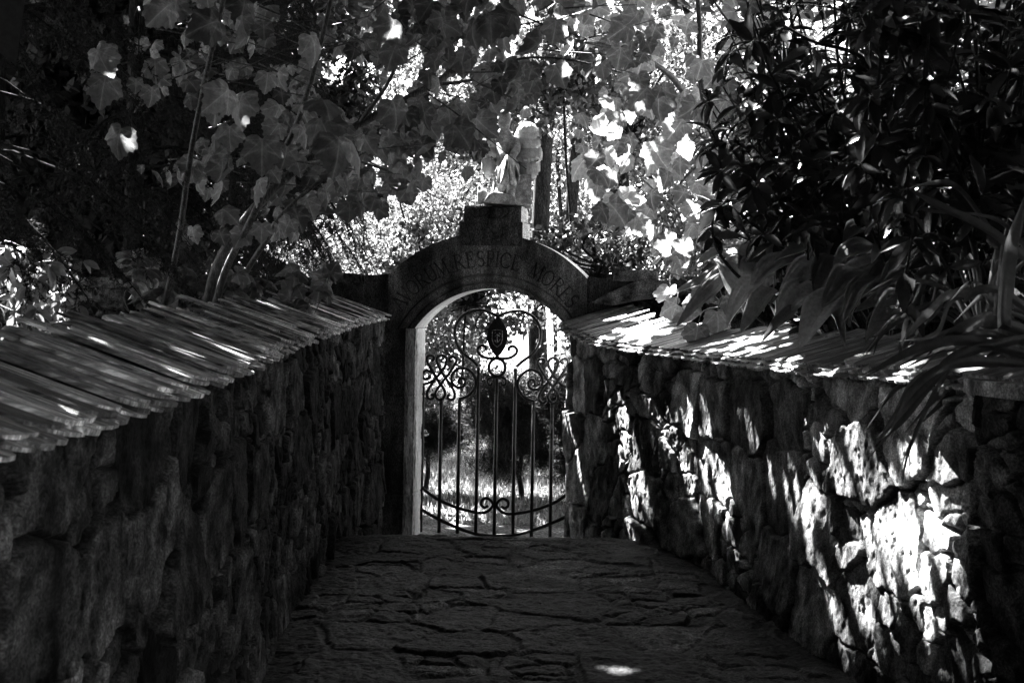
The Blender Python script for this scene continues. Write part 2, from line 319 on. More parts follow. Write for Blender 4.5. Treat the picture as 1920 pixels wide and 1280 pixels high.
e = (d2-d1)*.4; q1, q2, qa, qb, qx, qy = voro(wx/.21, wy/.19, 2.6, .85, 90); sm2 = hsh(a, b, 92) < .42; e = np.where(sm2, np.minimum(e+.004, (q2-q1)*.2*1.2), e); a = np.where(sm2, a*5+qa, a); b = np.where(sm2, b*5+qb, b); ox = np.where(sm2, qx, ox); oy = np.where(sm2, qy, oy); jw = .012+.05*fbm(PX*2.3+3, PY*2.3, 3, 71); msk = .15+.85*sst(jw-.014, jw+.026, e+.012*fbm(PX*30, PY*30, 3, 74)); tl = (hsh(a, b, 61)-.5)*ox+(hsh(a, b, 62)-.5)*oy
cr = np.abs(fbm(PX*4, PY*5, 3, 70)); crack = 1-sst(.0, .012, cr)
PZ = msk*(.017+(hsh(a, b, 63)-.5)*.010+tl*.03)-crack*.004*msk+fbm(PX*9, PY*9, 5, 64)*.022+fbm(PX*38, PY*38, 4, 66)*.012-np.abs(fbm(PX*6, PY*14, 4, 69))*.012*msk-.02
PZ += zp(PY)
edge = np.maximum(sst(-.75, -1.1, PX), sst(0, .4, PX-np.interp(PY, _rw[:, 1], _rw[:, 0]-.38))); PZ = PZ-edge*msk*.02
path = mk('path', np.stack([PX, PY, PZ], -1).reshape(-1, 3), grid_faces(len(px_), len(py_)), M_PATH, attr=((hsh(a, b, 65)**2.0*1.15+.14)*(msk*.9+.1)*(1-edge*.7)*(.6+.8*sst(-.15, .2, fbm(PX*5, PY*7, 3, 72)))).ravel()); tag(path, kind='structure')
def bank(name, x0, x1, z, pts):
    xs = np.linspace(x0, x1, 50); ys = np.linspace(-1, 11.2, 80); X, Y = np.meshgrid(xs, ys, indexing='ij')
    Z = z+fbm(X*1.3, Y*1.3, 4, 80)*.25; o = mk(name, np.stack([X, Y, Z], -1).reshape(-1, 3), grid_faces(50, 80), M_BANK); return tag(o, kind='structure')
bank('bank', -9, -1.5, 1.40, None); bank('bank', 2.1, 10, 1.42, None)
# ------------------------------------------------------------------ rubble walls
def wall(name, pts, topf, mat, side, seed, label, step, sp_=.3, thick=.5, depth=.042, cw=.44, ch=.3):
    s, C = spline(pts, step); T = np.gradient(C, axis=0); T /= np.linalg.norm(T, axis=1)[:, None]
    Nn = np.stack([T[:, 1], -T[:, 0]], -1)*side
    nz = int(1.6/step); zf = np.linspace(0, 1, nz); tops = topf(C[:, 1])
    S, Zf = np.meshgrid(s, zf, indexing='ij'); Z = -.05+Zf*(tops[:, None]+.05)
    h, tone = rubble(S, Z, cw, ch, depth, seed, sp_)
    h = h+(1-Zf)*.035-.02
    V = np.stack([C[:, 0][:, None]+Nn[:, 0][:, None]*h, C[:, 1][:, None]+Nn[:, 1][:, None]*h, Z], -1)
    root = empty(name, (float(C[len(C)//2, 0]), float(C[len(C)//2, 1]), 0), label, 'wall')
    mk('stonework', V.reshape(-1, 3), grid_faces(len(s), nz, side < 0), mat, root, attr=tone.ravel())
    k = 12; idx = np.linspace(0, len(s)-1, 60).astype(int)     # core behind: top, back and ends
    Cb = C[idx]-Nn[idx]*thick; Ci = C[idx]-Nn[idx]*.03; tp = tops[idx]; z0 = np.full(60, -.05)
    V = np.concatenate([np.column_stack([Ci, z0]), np.column_stack([Ci, tp]), np.column_stack([Cb, tp+.08]), np.column_stack([Cb, z0])])
    F1 = np.vstack([np.stack([np.arange(59)+o0*60, np.arange(59)+1+o0*60, np.arange(59)+1+(o0+1)*60, np.arange(59)+(o0+1)*60], -1) for o0 in range(3)]+[np.array([[0, 60, 120, 180], [59, 119, 179, 239]])])
    mk('core', V, F1, mat, root, smooth=False, attr=np.full(240, .4))
    return root, C, Nn, s, tops
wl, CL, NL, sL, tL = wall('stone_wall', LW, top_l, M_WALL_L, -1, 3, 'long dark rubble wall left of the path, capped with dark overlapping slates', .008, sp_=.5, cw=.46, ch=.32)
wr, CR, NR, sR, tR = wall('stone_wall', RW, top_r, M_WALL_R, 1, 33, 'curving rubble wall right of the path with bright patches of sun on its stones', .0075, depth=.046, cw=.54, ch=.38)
def slates(root, C, tops, dirn, spacing, L, lip, wmin, wmax, seed, slope=.30, layers=3):
    """overlapping slate strips laid across the wall head; dirn = plan direction from lip to back"""
    r = np.random.default_rng(seed); mb = MB(); d = np.concatenate([[0], np.cumsum(np.linalg.norm(np.diff(C, axis=0), axis=1))])
    for layer in range(layers):
        pos = .0
        while pos < d[-1]:
            cx = np.interp(pos, d, C[:, 0]); cyy = np.interp(pos, d, C[:, 1]); tz = np.interp(pos, d, tops)
            w = r.uniform(wmin, wmax); l = L*r.uniform(.9, 1.1)*(1-.13*layer if r.random() < .6 else 1); ang = r.normal(0, .018)
            dv = np.array(dirn, float); dv /= np.linalg.norm(dv); dv = np.array([dv[0]*math.cos(ang)-dv[1]*math.sin(ang), dv[0]*math.sin(ang)+dv[1]*math.cos(ang)])
            ax = np.array([dv[0], dv[1], slope+r.normal(0, .012)]); ax /= np.linalg.norm(ax); ay = np.array([-dv[1], dv[0], r.normal(.07, .03)]); ay /= np.linalg.norm(ay); az = np.cross(ax, ay); az *= np.sign(az[2])
            th = r.uniform(.008, .014); st = -lip+layer*.022+r.uniform(-.008, .008)+(r.random() < .08)*r.uniform(0, .2)
            o = np.array([cx, cyy, tz+.012+.017*layer])+ax*st
            e1 = r.uniform(.01, .05); e2 = r.uniform(.01, .05)
            poly = [(e1, -w/2), (.004, -w*.25), (0, 0), (.006, w*.28), (e2, w/2), (l*.5, w/2*r.uniform(.93, 1.05)), (l, w/2), (l+.02*r.random(), 0), (l, -w/2), (l*.5, -w/2*r.uniform(.93, 1.05))]
            prism(mb, poly, o, ax, ay, az, 0, th, r.uniform(.1, 1.0)**1.3)
            pos += spacing*r.uniform(.75, 1.3)*(w/((wmin+wmax)/2))
    return mb.build('coping', M_SLATE if layers == 2 else M_SLATE_R, root, smooth=False)
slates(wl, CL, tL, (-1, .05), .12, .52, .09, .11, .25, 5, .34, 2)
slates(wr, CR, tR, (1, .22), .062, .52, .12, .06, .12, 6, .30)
# flat-topped pier at the near end of the right wall
pr = empty('stone_pier', (2.02, 4.75, 0), 'rough stone pier with a flat slab top at the right edge of the photo', 'pier')
th = np.linspace(0, 2*math.pi, 420); zz = np.linspace(0, 1.62, 200); TH, ZZ = np.meshgrid(th, zz, indexing='ij')
h, tone = rubble(TH*.42, ZZ, .40, .28, .05, 91); h *= np.minimum(1, np.minimum(TH, 2*math.pi-TH)*3); R_ = .40+h
mk('shaft', np.stack([2.02+R_*np.cos(TH), 4.75+R_*np.sin(TH)*1.1, ZZ], -1).reshape(-1, 3), grid_faces(420, 200), M_WALL_L, pr, attr=tone.ravel())
mb = MB(); poly = [(2.02+.46*math.cos(t)*(1+.05*math.sin(3*t)), 4.75+.52*math.sin(t)*(1+.05*math.cos(4*t))) for t in np.linspace(0, 2*math.pi, 40, endpoint=False)]
prism(mb, poly, (0, 0, 0), (1, 0, 0), (0, 1, 0), (0, 0, 1), 1.62, 1.67); mb.build('slab', M_WALL_R, pr, smooth=False)
# ------------------------------------------------------------------ gate arch (front plane origin OG, u to the right, n towards the camera)
GA = math.radians(8.0); U = np.array([math.cos(GA), -math.sin(GA), 0]); NF = np.array([-math.sin(GA), -math.cos(GA), 0]); ZU = np.array([0, 0, 1.])
OG = np.array(W(920, 1012, 11.30)); OG[2] = 0; SC = 11.3/F
def G(u, w, n=0.0):
    u, w, n = np.broadcast_arrays(np.asarray(u, float), np.asarray(w, float), np.asarray(n, float))
    return OG+u[..., None]*U+w[..., None]*ZU+n[..., None]*NF
def gp(px, py):                              # photo pixel -> (u, w) on the front plane
    dx = px-960; dy = py-560; X = (dx-dy*TR)*SC; u = (X-OG[0])/math.cos(GA); return u, H-(dy+dx*TR)*SC
CW = gp(919, 694)[1]; R_IN, R_M, R_T, R_OUT = .750, .82, .880, 1.085
CI = gp(934, 542)[1]-R_IN; UI = .045; CM = gp(927, 518)[1]-R_M; HA = math.radians(55.8)
gate_root = empty('stone_archway', tuple(OG), 'weathered stone archway carrying a Latin inscription round its curve, closing the path', 'archway')
# glyphs on a unit-height box: polylines with half-widths
def arc(cx, cyy, rx, ry, a0, a1, n=14): return [(cx+rx*math.cos(math.radians(a)), cyy+ry*math.sin(math.radians(a))) for a in np.linspace(a0, a1, n)]
TK, TN = .055, .028
GL = {'A': ([([(.38, 1), (.74, 0)], TK), ([(.38, 1), (.06, 0)], TN), ([(.17, .36), (.60, .36)], TN), ([(-.03, 0), (.17, 0)], TN), ([(.62, 0), (.85, 0)], TN)], .8),
      'V': ([([(.06, 1), (.40, 0)], TK), ([(.74, 1), (.40, 0)], TN), ([(-.03, 1), (.18, 1)], TN), ([(.62, 1), (.84, 1)], TN)], .8),
      'O': ([(arc(.43, .5, .38, .5, 0, 360, 28), .040)], .86),
      'R': ([([(.14, 0), (.14, 1)], TK), ([(.02, 1), (.36, 1)]+arc(.36, .76, .24, .24, 90, -90)+[(.14, .52)], TN+.006), ([(.36, .52), (.74, 0)], TK), ([(.02, 0), (.28, 0)], TN), ([(.70, 0), (.84, 0)], TN)], .78),
      'U': ([([(.14, 1), (.14, .32)]+arc(.42, .32, .28, .32, 180, 360)+[(.70, 1)], .040), ([(.02, 1), (.26, 1)], TN), ([(.60, 1), (.82, 1)], TN)], .84),
      'M': ([([(.10, 0), (.20, 1)], TN), ([(.20, 1), (.52, .05)], TK), ([(.52, .05), (.84, 1)], TN), ([(.84, 1), (.94, 0)], TK), ([(.0, 0), (.22, 0)], TN), ([(.82, 0), (1.06, 0)], TN), ([(.10, 1), (.22, 1)], TN), ([(.82, 1), (.96, 1)], TN)], 1.04),
      'E': ([([(.14, 0), (.14, 1)], TK), ([(.02, 1), (.56, 1), (.58, .86)], TN), ([(.14, .52), (.46, .52)], TN), ([(.46, .60), (.46, .44)], TN), ([(.02, 0), (.60, 0), (.64, .16)], TN)], .66),
      'S': ([(arc(.30, .75, .22, .25, 35, 270)+arc(.30, .26, .24, .26, 90, -145), .042)], .6),
      'P': ([([(.14, 0), (.14, 1)], TK), ([(.02, 1), (.36, 1)]+arc(.36, .74, .24, .26, 90, -90)+[(.14, .48)], TN+.006), ([(.02, 0), (.28, 0)], TN)], .64),
      'I': ([([(.14, 0), (.14, 1)], TK), ([(.02, 1), (.26, 1)], TN), ([(.02, 0), (.26, 0)], TN)], .3),
      'C': ([(arc(.46, .5, .40, .5, 45, 315, 22), .042), ([(.74, .85), (.76, .72)], TN)], .8),
      'N': ([([(.12, 0), (.12, 1)], TN), ([(.12, 1), (.72, 0)], TK), ([(.72, 0), (.72, 1)], TN), ([(.0, 0), (.24, 0)], TN), ([(.6, 1), (.84, 1)], TN)], .84),
      '3': ([(arc(.28, .76, .20, .24, 150, -80)+arc(.28, .27, .24, .27, 80, -150), .042)], .56)}
def seg_d(P, a, b):
    a = np.array(a); b = np.array(b); ab = b-a; t = np.clip(((P-a)@ab)/(ab@ab+1e-12), 0, 1); return np.linalg.norm(P-(a+t[..., None]*ab), axis=-1)
segs = []    # world (u,w) strokes: (a, b, halfwidth)
def put(ch, cu, cw, ang, hgt, wmul=1.0):
    st, wd = GL[ch]; c, s = math.cos(ang), math.sin(ang)
    for pl, hw in st:
        q = [((x-wd/2)*hgt*wmul, (y-.5)*hgt) for x, y in pl]; q = [(cu+x*c-y*s, cw+x*s+y*c) for x, y in q]
        for i in range(len(q)-1): segs.append((q[i], q[i+1], hw*hgt))
word = [('A', 53.8), ('V', 48.6), ('O', 43), ('R', 37), ('U', 31), ('M', 24.8), ('R', 15.0), ('E', 9.0), ('S', 3.4), ('P', -1.6), ('I', -5.4), ('C', -9.6), ('E', -15.2), ('M', -27), ('O', -33.8), ('R', -40.2), ('E', -45.8), ('S', -51)]
for ch, a_ in word: t_ = math.radians(a_); put(ch, -R_T*math.sin(t_), CW+R_T*math.cos(t_), t_, .120, .86)
u_, w_ = gp(917, 443); put('N', u_-.045, w_, 0, .05); put('3', u_+.02, w_, 0, .05); put('3', u_+.055, w_, 0, .05)
nt_, nv_ = 900, 190
t = np.linspace(-1, 1, nt_); ti = t*HA
inner = np.stack([UI+R_IN*np.sin(ti), CI+R_IN*np.cos(ti)], -1)
US = .80; th_c = math.asin(US/R_OUT); arcl = R_OUT*th_c; linel = (CW+R_OUT*math.cos(th_c))-inner[0, 1]; tc_ = arcl/(arcl+linel)
at_ = np.abs(t); oa = np.minimum(at_/tc_, 1)*th_c; ou = R_OUT*np.sin(oa); ow = CW+R_OUT*np.cos(oa); fr = np.clip((at_-tc_)/(1-tc_), 0, 1)
ow = ow*(1-fr)+inner[0, 1]*fr*1.0 if False else np.where(at_ > tc_, (CW+R_OUT*math.cos(th_c))*(1-fr)+inner[0, 1]*fr, ow); ou = np.where(at_ > tc_, US, ou)
outer = np.stack([np.sign(t)*ou, ow], -1); v = np.linspace(0, 1, nv_)
UW = inner[:, None]*(1-v[None, :, None])+outer[:, None]*v[None, :, None]
def face_h(UW, letters=True):
    u = UW[..., 0]; w = UW[..., 1]; r = np.hypot(u-.022, w-CM)-R_M+.765; h = np.zeros(u.shape)
    if letters:
        h += np.where(r < R_M, .0, 0)
        h -= .014*np.exp(-((r-.772)/.006)**2)+.012*np.exp(-((r-.708)/.006)**2)
        h += .016*np.clip(1-((r-.742)/.030)**2, 0, 1)-.0*r
        ang = np.degrees(np.arctan2(u, w-CW))
        for a0 in (-20.5, 17.5, -46, 44): h -= .005*np.exp(-((ang-a0)*math.pi/180*r/.0028)**2)*(r > .78)
    h += fbm(u*14, w*14, 4, 5)*.010+fbm(u*60, w*60, 3, 6)*.004
    for a, b, hw in segs:
        lo = np.minimum(a, b)-hw*2.2; hi = np.maximum(a, b)+hw*2.2
        m = (u > lo[0]) & (u < hi[0]) & (w > lo[1]) & (w < hi[1])
        if m.any(): d = seg_d(UW[m], a, b); h[m] = np.minimum(h[m], h[m]*.3-.011*np.clip(1.25-d/hw, 0, 1))
    return h
def letters_first(): pass
hh = face_h(UW); Vf = G(UW[..., 0], UW[..., 1], hh)
LD = np.full(UW.shape[:2], 9.)
for a, b, hw in segs:
    lo = np.minimum(a, b)-hw*3; hi = np.maximum(a, b)+hw*3; m = (UW[..., 0] > lo[0]) & (UW[..., 0] < hi[0]) & (UW[..., 1] > lo[1]) & (UW[..., 1] < hi[1])
    if m.any(): LD[m] = np.minimum(LD[m], seg_d(UW[m], a, b)/hw)
mk('arch_face', Vf.reshape(-1, 3), grid_faces(nt_, nv_, True), M_ARCHF, gate_root, attr=((.62-.5*(1-sst(.7, 1.2, LD)))*(.35+.65*sst(-.12, .10, fbm(UW[..., 0]*7, UW[..., 1]*1.3, 3, 77)+.10-.30*np.abs(UW[..., 0]+.02)))).ravel())
TD = .42   # thickness of the arch
def strip(curve, h0, n1, mat, name, flip=False, bumps=.004, seed=1):
    k = 24; nn = np.linspace(0, 1, k); A = G(curve[:, 0], curve[:, 1], h0)
    Bk = G(curve[:, 0], curve[:, 1], n1); V = A[:, None]*(1-nn[None, :, None])+Bk[:, None]*nn[None, :, None]
    return mk(name, V.reshape(-1, 3), grid_faces(len(curve), k, flip), mat, gate_root)
strip(inner, hh[:, 0], -TD, M_LIT_JAMB, 'soffit'); strip(outer, hh[:, -1], -TD, M_ARCH, 'extrados')
mk('arch_back', np.concatenate([G(inner[:, 0], inner[:, 1], -TD), G(outer[:, 0], outer[:, 1], -TD)]), np.stack([np.arange(nt_-1), np.arange(nt_-1)+1, np.arange(nt_-1)+1+nt_, np.arange(nt_-1)+nt_], -1), M_ARCH, gate_root)
# jambs: front pier face, chamfer, reveal; sunlight painted as paler stone towards the opening
uf0 = gp(765, 800)[0]-UI; ui = -R_IN*math.sin(HA); wt = inner[0, 1]
def jamb(sgn):
    zs = np.linspace(-.05, wt-.004, 220)
    prof = [(-1.00, 0), (-.93, 0), (uf0-.02, 0), (uf0, -.004), (uf0+.02, -.028), (ui-.025, -.10), (ui-.004, -.125), (ui, -.16), (ui, -.2), (ui, -TD)]
    pu = []; 
    for i in range(len(prof)-1):
        for q in np.linspace(0, 1, 10, endpoint=False): pu.append((prof[i][0]*(1-q)+prof[i+1][0]*q, prof[i][1]*(1-q)+prof[i+1][1]*q))
    pu.append(prof[-1]); pu = np.array(pu); Z, K = np.meshgrid(zs, np.arange(len(pu)), indexing='ij')
    jn = np.zeros(Z.shape)
    for zj in (.33, .80, 1.12, 1.44): jn -= .008*np.exp(-((Z-zj-.004*np.sin(K))/.006)**2)
    d = fbm(Z*9, K*.12+sgn*5, 4, 12)*.022+fbm(Z*50, K*.8, 3, 13)*.006+jn
    Uu = (pu[:, 0][None]+d*.7*(K > 35))*-sgn+UI; Nn_ = pu[:, 1][None]+d
    V = G(Uu, Z, Nn_); front = 28; n = len(pu)
    fl = (sgn < 0)
    f = grid_faces(220, n, not fl); col = (f.min(1) % n)
    mk('pier_face', V.reshape(-1, 3), f[col < front], M_ARCH, gate_root); mk('chamfer', V.reshape(-1, 3), f[(col >= front) & (col < 54)], M_CHAMF, gate_root); mk('reveal', V.reshape(-1, 3), f[col >= 54], M_LIT_JAMB, gate_root)
    b0 = [(-1.0, -.001), (-1.0, -TD), (ui, -TD)]; mb = MB()
    P = [G(-x*sgn+UI, z, n_) for x, n_ in b0 for z in (-.05, wt)]
    mb.add(np.array(P), np.array([[0, 1, 3, 2], [2, 3, 5, 4]])); mb.build('pier_back', M_ARCH, gate_root, smooth=False)
jamb(-1); jamb(1)
# springer shoulders filling between pier and wing
for sg in (-1, 1):
    mb = MB(); prism(mb, [(-1.0, wt-.02), (-US, wt-.02), (-US, 2.10), (-1.0, 2.08)], G(0, 0), U*-sg, ZU, NF, -TD+.01, -.012); mb.build('shoulder', M_ARCH, gate_root, smooth=False)
# impost line mark and keystone pedestal under the statue
def block(px0, px1, py0, py1, dfront, dep, name, bevel, seed, mat, parent, strokes=()):
    (u0, wb), (u1, _) = gp(px0, py1), gp(px1, py1); wtp = gp((px0+px1)/2, py0)[1]; wb = gp((px0+px1)/2, py1)[1]
    root = parent; nx, nz = int((u1-u0)/.0035), int((wtp-wb)/.0035); uu = np.linspace(0, 1, nx); vv = np.linspace(0, 1, nz); A, B = np.meshgrid(uu, vv, indexing='ij')
    Uu = u0+(u1-u0)*A; Ww = wb+(wtp-wb)*B
    h = face_h(np.stack([Uu, Ww], -1), False)
    for pl in strokes:
        q = [gp(*p) for p in pl]
        for i in range(len(q)-1): d = seg_d(np.stack([Uu, Ww], -1), q[i], q[i+1]); h -= .010*np.clip(1-d/.007, 0, 1)
    eu = np.minimum(Uu-u0, u1-Uu); ew = wtp-Ww; h -= bevel*np.clip(1-eu/bevel, 0, 1)**2; h -= bevel*np.clip(1-ew/bevel, 0, 1)**2
    V = G(Uu, Ww, dfront+h); mk(name, V.reshape(-1, 3), grid_faces(nx, nz, True), mat, parent)
    # sides and top as noisy grids
    nd = 60; dd = np.linspace(0, 1, nd)
    for which in ('r', 'l', 't'):
        if which == 't': c = np.stack([Uu[:, -1], Ww[:, -1], dfront+h[:, -1]], -1)
        else: i = -1 if which == 'r' else 0; c = np.stack([Uu[i], Ww[i], dfront+h[i]], -1)
        D, _ = np.meshgrid(dd, np.zeros(len(c)), indexing='ij'); n = c[None, :, 2]*(1-D)+(dfront-dep)*D
        nz_ = fbm(D*dep*18, np.broadcast_to(np.arange(len(c))*.06, D.shape), 4, seed)*.022*np.minimum(1, D*6)
        cu = c[None, :, 0]+(nz_ if which != 't' else 0)*(1 if which == 'r' else -1); cw_ = c[None, :, 1]+(nz_ if which == 't' else 0)
        V = G(cu, cw_, n); mk(name, V.reshape(-1, 3), grid_faces(nd, len(c), which == 'l'), mat if which != 'r' else M_LIT_STONE, parent)  # right side gets the lighter stone, its sunlight is in the colour
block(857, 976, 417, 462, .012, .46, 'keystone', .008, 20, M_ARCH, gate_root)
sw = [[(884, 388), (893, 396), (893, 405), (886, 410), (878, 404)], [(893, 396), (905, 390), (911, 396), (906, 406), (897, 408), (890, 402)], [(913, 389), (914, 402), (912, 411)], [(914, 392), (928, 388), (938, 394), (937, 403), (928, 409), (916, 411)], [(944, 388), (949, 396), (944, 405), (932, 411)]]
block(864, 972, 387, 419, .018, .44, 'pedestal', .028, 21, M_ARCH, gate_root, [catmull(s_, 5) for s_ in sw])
for nm, sg in (('wing', -1), ('wing', 1)):
    pass
# wing walls flanking the arch
def wing_wall(sg, label, tops):
    s = np.arange(0, 5.2, .012); z = np.linspace(0, 1, 150); S, Zf = np.meshgrid(s, z, indexing='ij')
    tp = np.interp(s, *tops)+fbm(s*3, s*0, 3, 30+sg)*.08; Z = -.05+Zf*(tp[:, None]+.05); h, tone = rubble(S, Z, .38, .22, .045, 40+sg)
    root = empty('stone_wall', tuple(G(sg*3, 0, 0)), label, 'wall')
    V = G(sg*(.995+S), Z, h-.03); mk('stonework', V.reshape(-1, 3), grid_faces(len(s), 150, sg < 0 and False or sg > 0), M_WALL_L, root, attr=tone.ravel())
    mb = MB(); k = 0; d0 = .0; r = np.random.default_rng(60+sg)
    while d0 < 5.1:                                   # rough flat stones along the head
        w = r.uniform(.25, .55); zt = np.interp(d0+w/2, *tops); n = 8
        poly = [(d0+.01, -.03), (d0+w*.3, -.035), (d0+w*.7, -.03), (d0+w-.01, -.025), (d0+w-.02, .03+r.uniform(0, .03)), (d0+w*.6, .05+r.uniform(0, .02)), (d0+w*.3, .045), (d0+.02, .03)]
        prism(mb, [(a, b+zt) for a, b in poly], G(sg*.995, 0), U*sg, ZU, NF, -.40, .05, r.uniform(.3, .8)); d0 += w
    mb.build('coping', M_WALL_L, root, smooth=False)
    V = np.array([G(sg*.995, -.05, -.38), G(sg*6.1, -.05, -.38), G(sg*6.1, 1.95, -.38), G(sg*.995, 1.95, -.38)]); mk('back_face', V, np.array([[0, 1, 2, 3]]), M_WALL_L, root, False, np.full(4, .4))
    return root
wing_wall(-1, 'dark rubble wing wall joining the arch on its left, flat stones on top', ([0, .5, 1.2, 2.5, 5.5], [2.08, 2.02, 1.98, 1.98, 2.0]))
wing_wall(1, 'dark rubble wing wall joining the arch on its right, behind the slates', ([0, .25, .5, 1.2, 5.5], [2.10, 2.10, 2.05, 2.0, 2.0]))
mb = MB(); r_ = [(1112, 562), (1140, 545), (1188, 522), (1215, 518), (1262, 520), (1262, 545), (1190, 556), (1150, 566)]
pts_ = np.array([gp(*p) for p in r_]); prism(mb, pts_, G(0, 0), U, ZU, NF, .03, .30, .3)
tag(mb.build('rock', M_WALL_L, None, smooth=False), 'long slanting dark rock lying between the arch and the sunlit slates', 'rock')
# ------------------------------------------------------------------ wrought iron gate
GD = .36; SG = 11.66/F
def gq(px, py):
    dx = px-960; dy = py-560; X = (dx-dy*TR)*SG; O = OG-NF*GD; return (X-O[0])/math.cos(GA), H-(dy+dx*TR)*SG
uc = gq(937, 720)[0]
gate = empty('iron_gate', tuple(G(uc, 0, -GD)), 'black wrought iron gate of slim bars and scrolls hung in the stone arch', 'gate')
c2 = lambda x, y: (700+.4062*x, 520+.4062*y); c3 = lambda x, y: (780+.1719*x, 560+.1719*y); c4 = lambda x, y: (780+.211*x, 760+.211*y)
def rod(name, pts, conv, mirror=False, r=.0095, sm=6, parent=gate, n0=0.0, mb=None):
    own = mb is None
    if own: mb = MB()
    q = np.array([gq(*conv(*p)) for p in pts])
    for s_ in ((1, -1) if mirror else (1,)):
        uu = uc+(q[:, 0]-uc)*s_; P = G(uu, q[:, 1], -GD+n0); P = catmull(P, sm) if sm > 1 else P; tube(mb, P, r, 8)
    if own: return mb.build(name, M_IRON, parent)
idc = lambda x, y: (x, y)
for i in range(9):
    off = (i-4)*.1535; top = {0: 727, 1: 754, 2: 752, 3: 690, 4: 708}[min(i, 8-i)]
    wtop = H-(top-560)*SG; mb = MB(); tube(mb, [G(uc+off, -.02, -GD), G(uc+off, wtop, -GD)], .0145, 8); mb.build('bar', M_IRON, gate)
heart = [(700, 745), (640, 690), (520, 600), (455, 500), (435, 400), (450, 300), (520, 200), (620, 145), (720, 135), (800, 155), (890, 190), (915, 215)]
P1 = [(195, 690), (200, 705), (215, 685), (205, 660), (175, 648), (145, 665), (140, 705), (165, 760), (210, 830), (260, 910), (310, 975), (345, 1030), (350, 1080), (325, 1120), (297, 1132), (265, 1120), (247, 1080), (255, 1030), (300, 965), (345, 900), (385, 845), (420, 790), (450, 740), (465, 695), (450, 665), (415, 655), (390, 670), (395, 700), (415, 705)]
P2 = [(195, 1085), (220, 1080), (222, 1110), (190, 1130), (158, 1115), (150, 1070), (170, 1015), (205, 955), (250, 890), (300, 820), (345, 750), (352, 695), (335, 660), (298, 645), (262, 660), (245, 690), (255, 740), (292, 810), (330, 870), (375, 925), (420, 985), (450, 1045), (455, 1090), (440, 1120), (410, 1130), (380, 1110), (385, 1080), (405, 1080)]
P3 = [(105, 975), (130, 965), (170, 950), (215, 925), (245, 895), (215, 850), (170, 825), (130, 820), (97, 850), (97, 890), (125, 912), (160, 905), (170, 880), (155, 868)]
P4 = [(505, 1115), (580, 1090), (640, 1040), (680, 960), (670, 870), (610, 800), (530, 775), (450, 810), (415, 880), (430, 950), (490, 990), (550, 970), (570, 920), (545, 885), (505, 895), (500, 935), (520, 950)]
def both(name, pts, conv, **kw):
    for s_ in (1, -1):
        q = np.array([gq(*conv(*p)) for p in pts]); mb = MB(); P = G(uc+(q[:, 0]-uc)*s_, q[:, 1], -GD+kw.get('n0', 0)); tube(mb, catmull(P, 6), kw.get('r', .0125), 8); mb.build(name, M_IRON, gate)
both('heart_hoop', heart, c3)
for s_ in (1, -1):
    mb = MB()
    for pl, n0 in ((P1, .008), (P2, -.006), (P3, 0)):
        q = np.array([gq(*c3(*p)) for p in pl]); tube(mb, catmull(G(uc+(q[:, 0]-uc)*s_, q[:, 1], -GD+n0), 6), .0118, 8)
    mb.build('knot', M_IRON, gate)
both('spiral', P4, c3)
both('scroll', [(590, 370), (560, 376), (525, 373), (497, 356), (490, 335), (507, 319), (526, 326), (528, 342)], c2)
both('scroll', [(583, 464), (565, 462), (547, 468), (540, 482), (546, 497), (558, 496), (562, 486)], c2, r=.0105)
both('scroll', [(590, 960), (650, 962), (705, 942), (745, 890), (725, 848), (688, 828), (648, 848), (643, 888), (675, 912), (705, 893)], c4, r=.0125)
def rail(name, pts, conv):
    q = np.array([gq(*conv(*p)) for p in pts]); u = np.concatenate([q[:, 0], (2*uc-q[:, 0])[::-1][1:]]); w = np.concatenate([q[:, 1], q[:, 1][::-1][1:]]); mb = MB()
    tube(mb, catmull(G(u, w, -GD+.004), 5), .0145, 8); mb.build(name, M_IRON, gate)
rail('rail', [(95, 955), (270, 1040), (440, 1105), (600, 1148), (762, 1160)], c4)
both('rail', [(95, 755), (180, 820), (270, 870), (430, 928), (590, 960)], c4, r=.0135)
q = gq(*c2(578, 417)); mb = MB(); tube(mb, [G(uc+.068*math.cos(t_), q[1]+.072*math.sin(t_), -GD) for t_ in np.linspace(0, 2*math.pi, 33)], .0130, 8); mb.build('ring', M_IRON, gate)
mt, mbm = gq(*c2(573, 178))[1], gq(*c2(573, 372))[1]; mh = (mt-mbm)/2; mc = (mt+mbm)/2; tt = np.linspace(-1, 1, 17)
poly = [(.085*math.cos(a*math.pi/2)**.85, a*mh) for a in tt]+[(-.085*math.cos(a*math.pi/2)**.85, a*mh) for a in tt[::-1][1:-1]]
mb = MB(); prism(mb, poly, G(uc, mc, -GD), U, ZU, NF, -.006, .014); med = mb.build('medallion', M_IRON, gate, smooth=False)
mb = MB(); sh = [(-.040, .060), (0, .066), (.040, .060), (.042, -.01), (.03, -.05), (0, -.075), (-.03, -.05), (-.042, -.01), (-.040, .060)]
tube(mb, [G(uc+a*1.02, mc-.01+b, -GD+.016) for a, b in sh], .0035, 6)
for pl in ([(0, .035), (0, -.03)], [(-.018, .012), (0, .03), (.018, .012)], [(-.02, -.02), (-.008, -.04), (.012, -.03), (.024, -.012)], [(-.024, .035), (-.012, .045)], [(.014, .042), (.026, .03)]):
    tube(mb, [G(uc+a, mc-.01+b, -GD+.016) for a, b in pl], .003, 6)
mb.build('shield', M_GOLD, gate)
lx, lz = gq(792, 815); mb = MB(); prism(mb, [(-.035, -.06), (.035, -.06), (.035, .06), (.0, .068), (-.035, .06)], G(lx, lz, -GD), U, ZU, NF, -.03, .035); lt = mb.build('latch', M_IRON, gate, smooth=False)
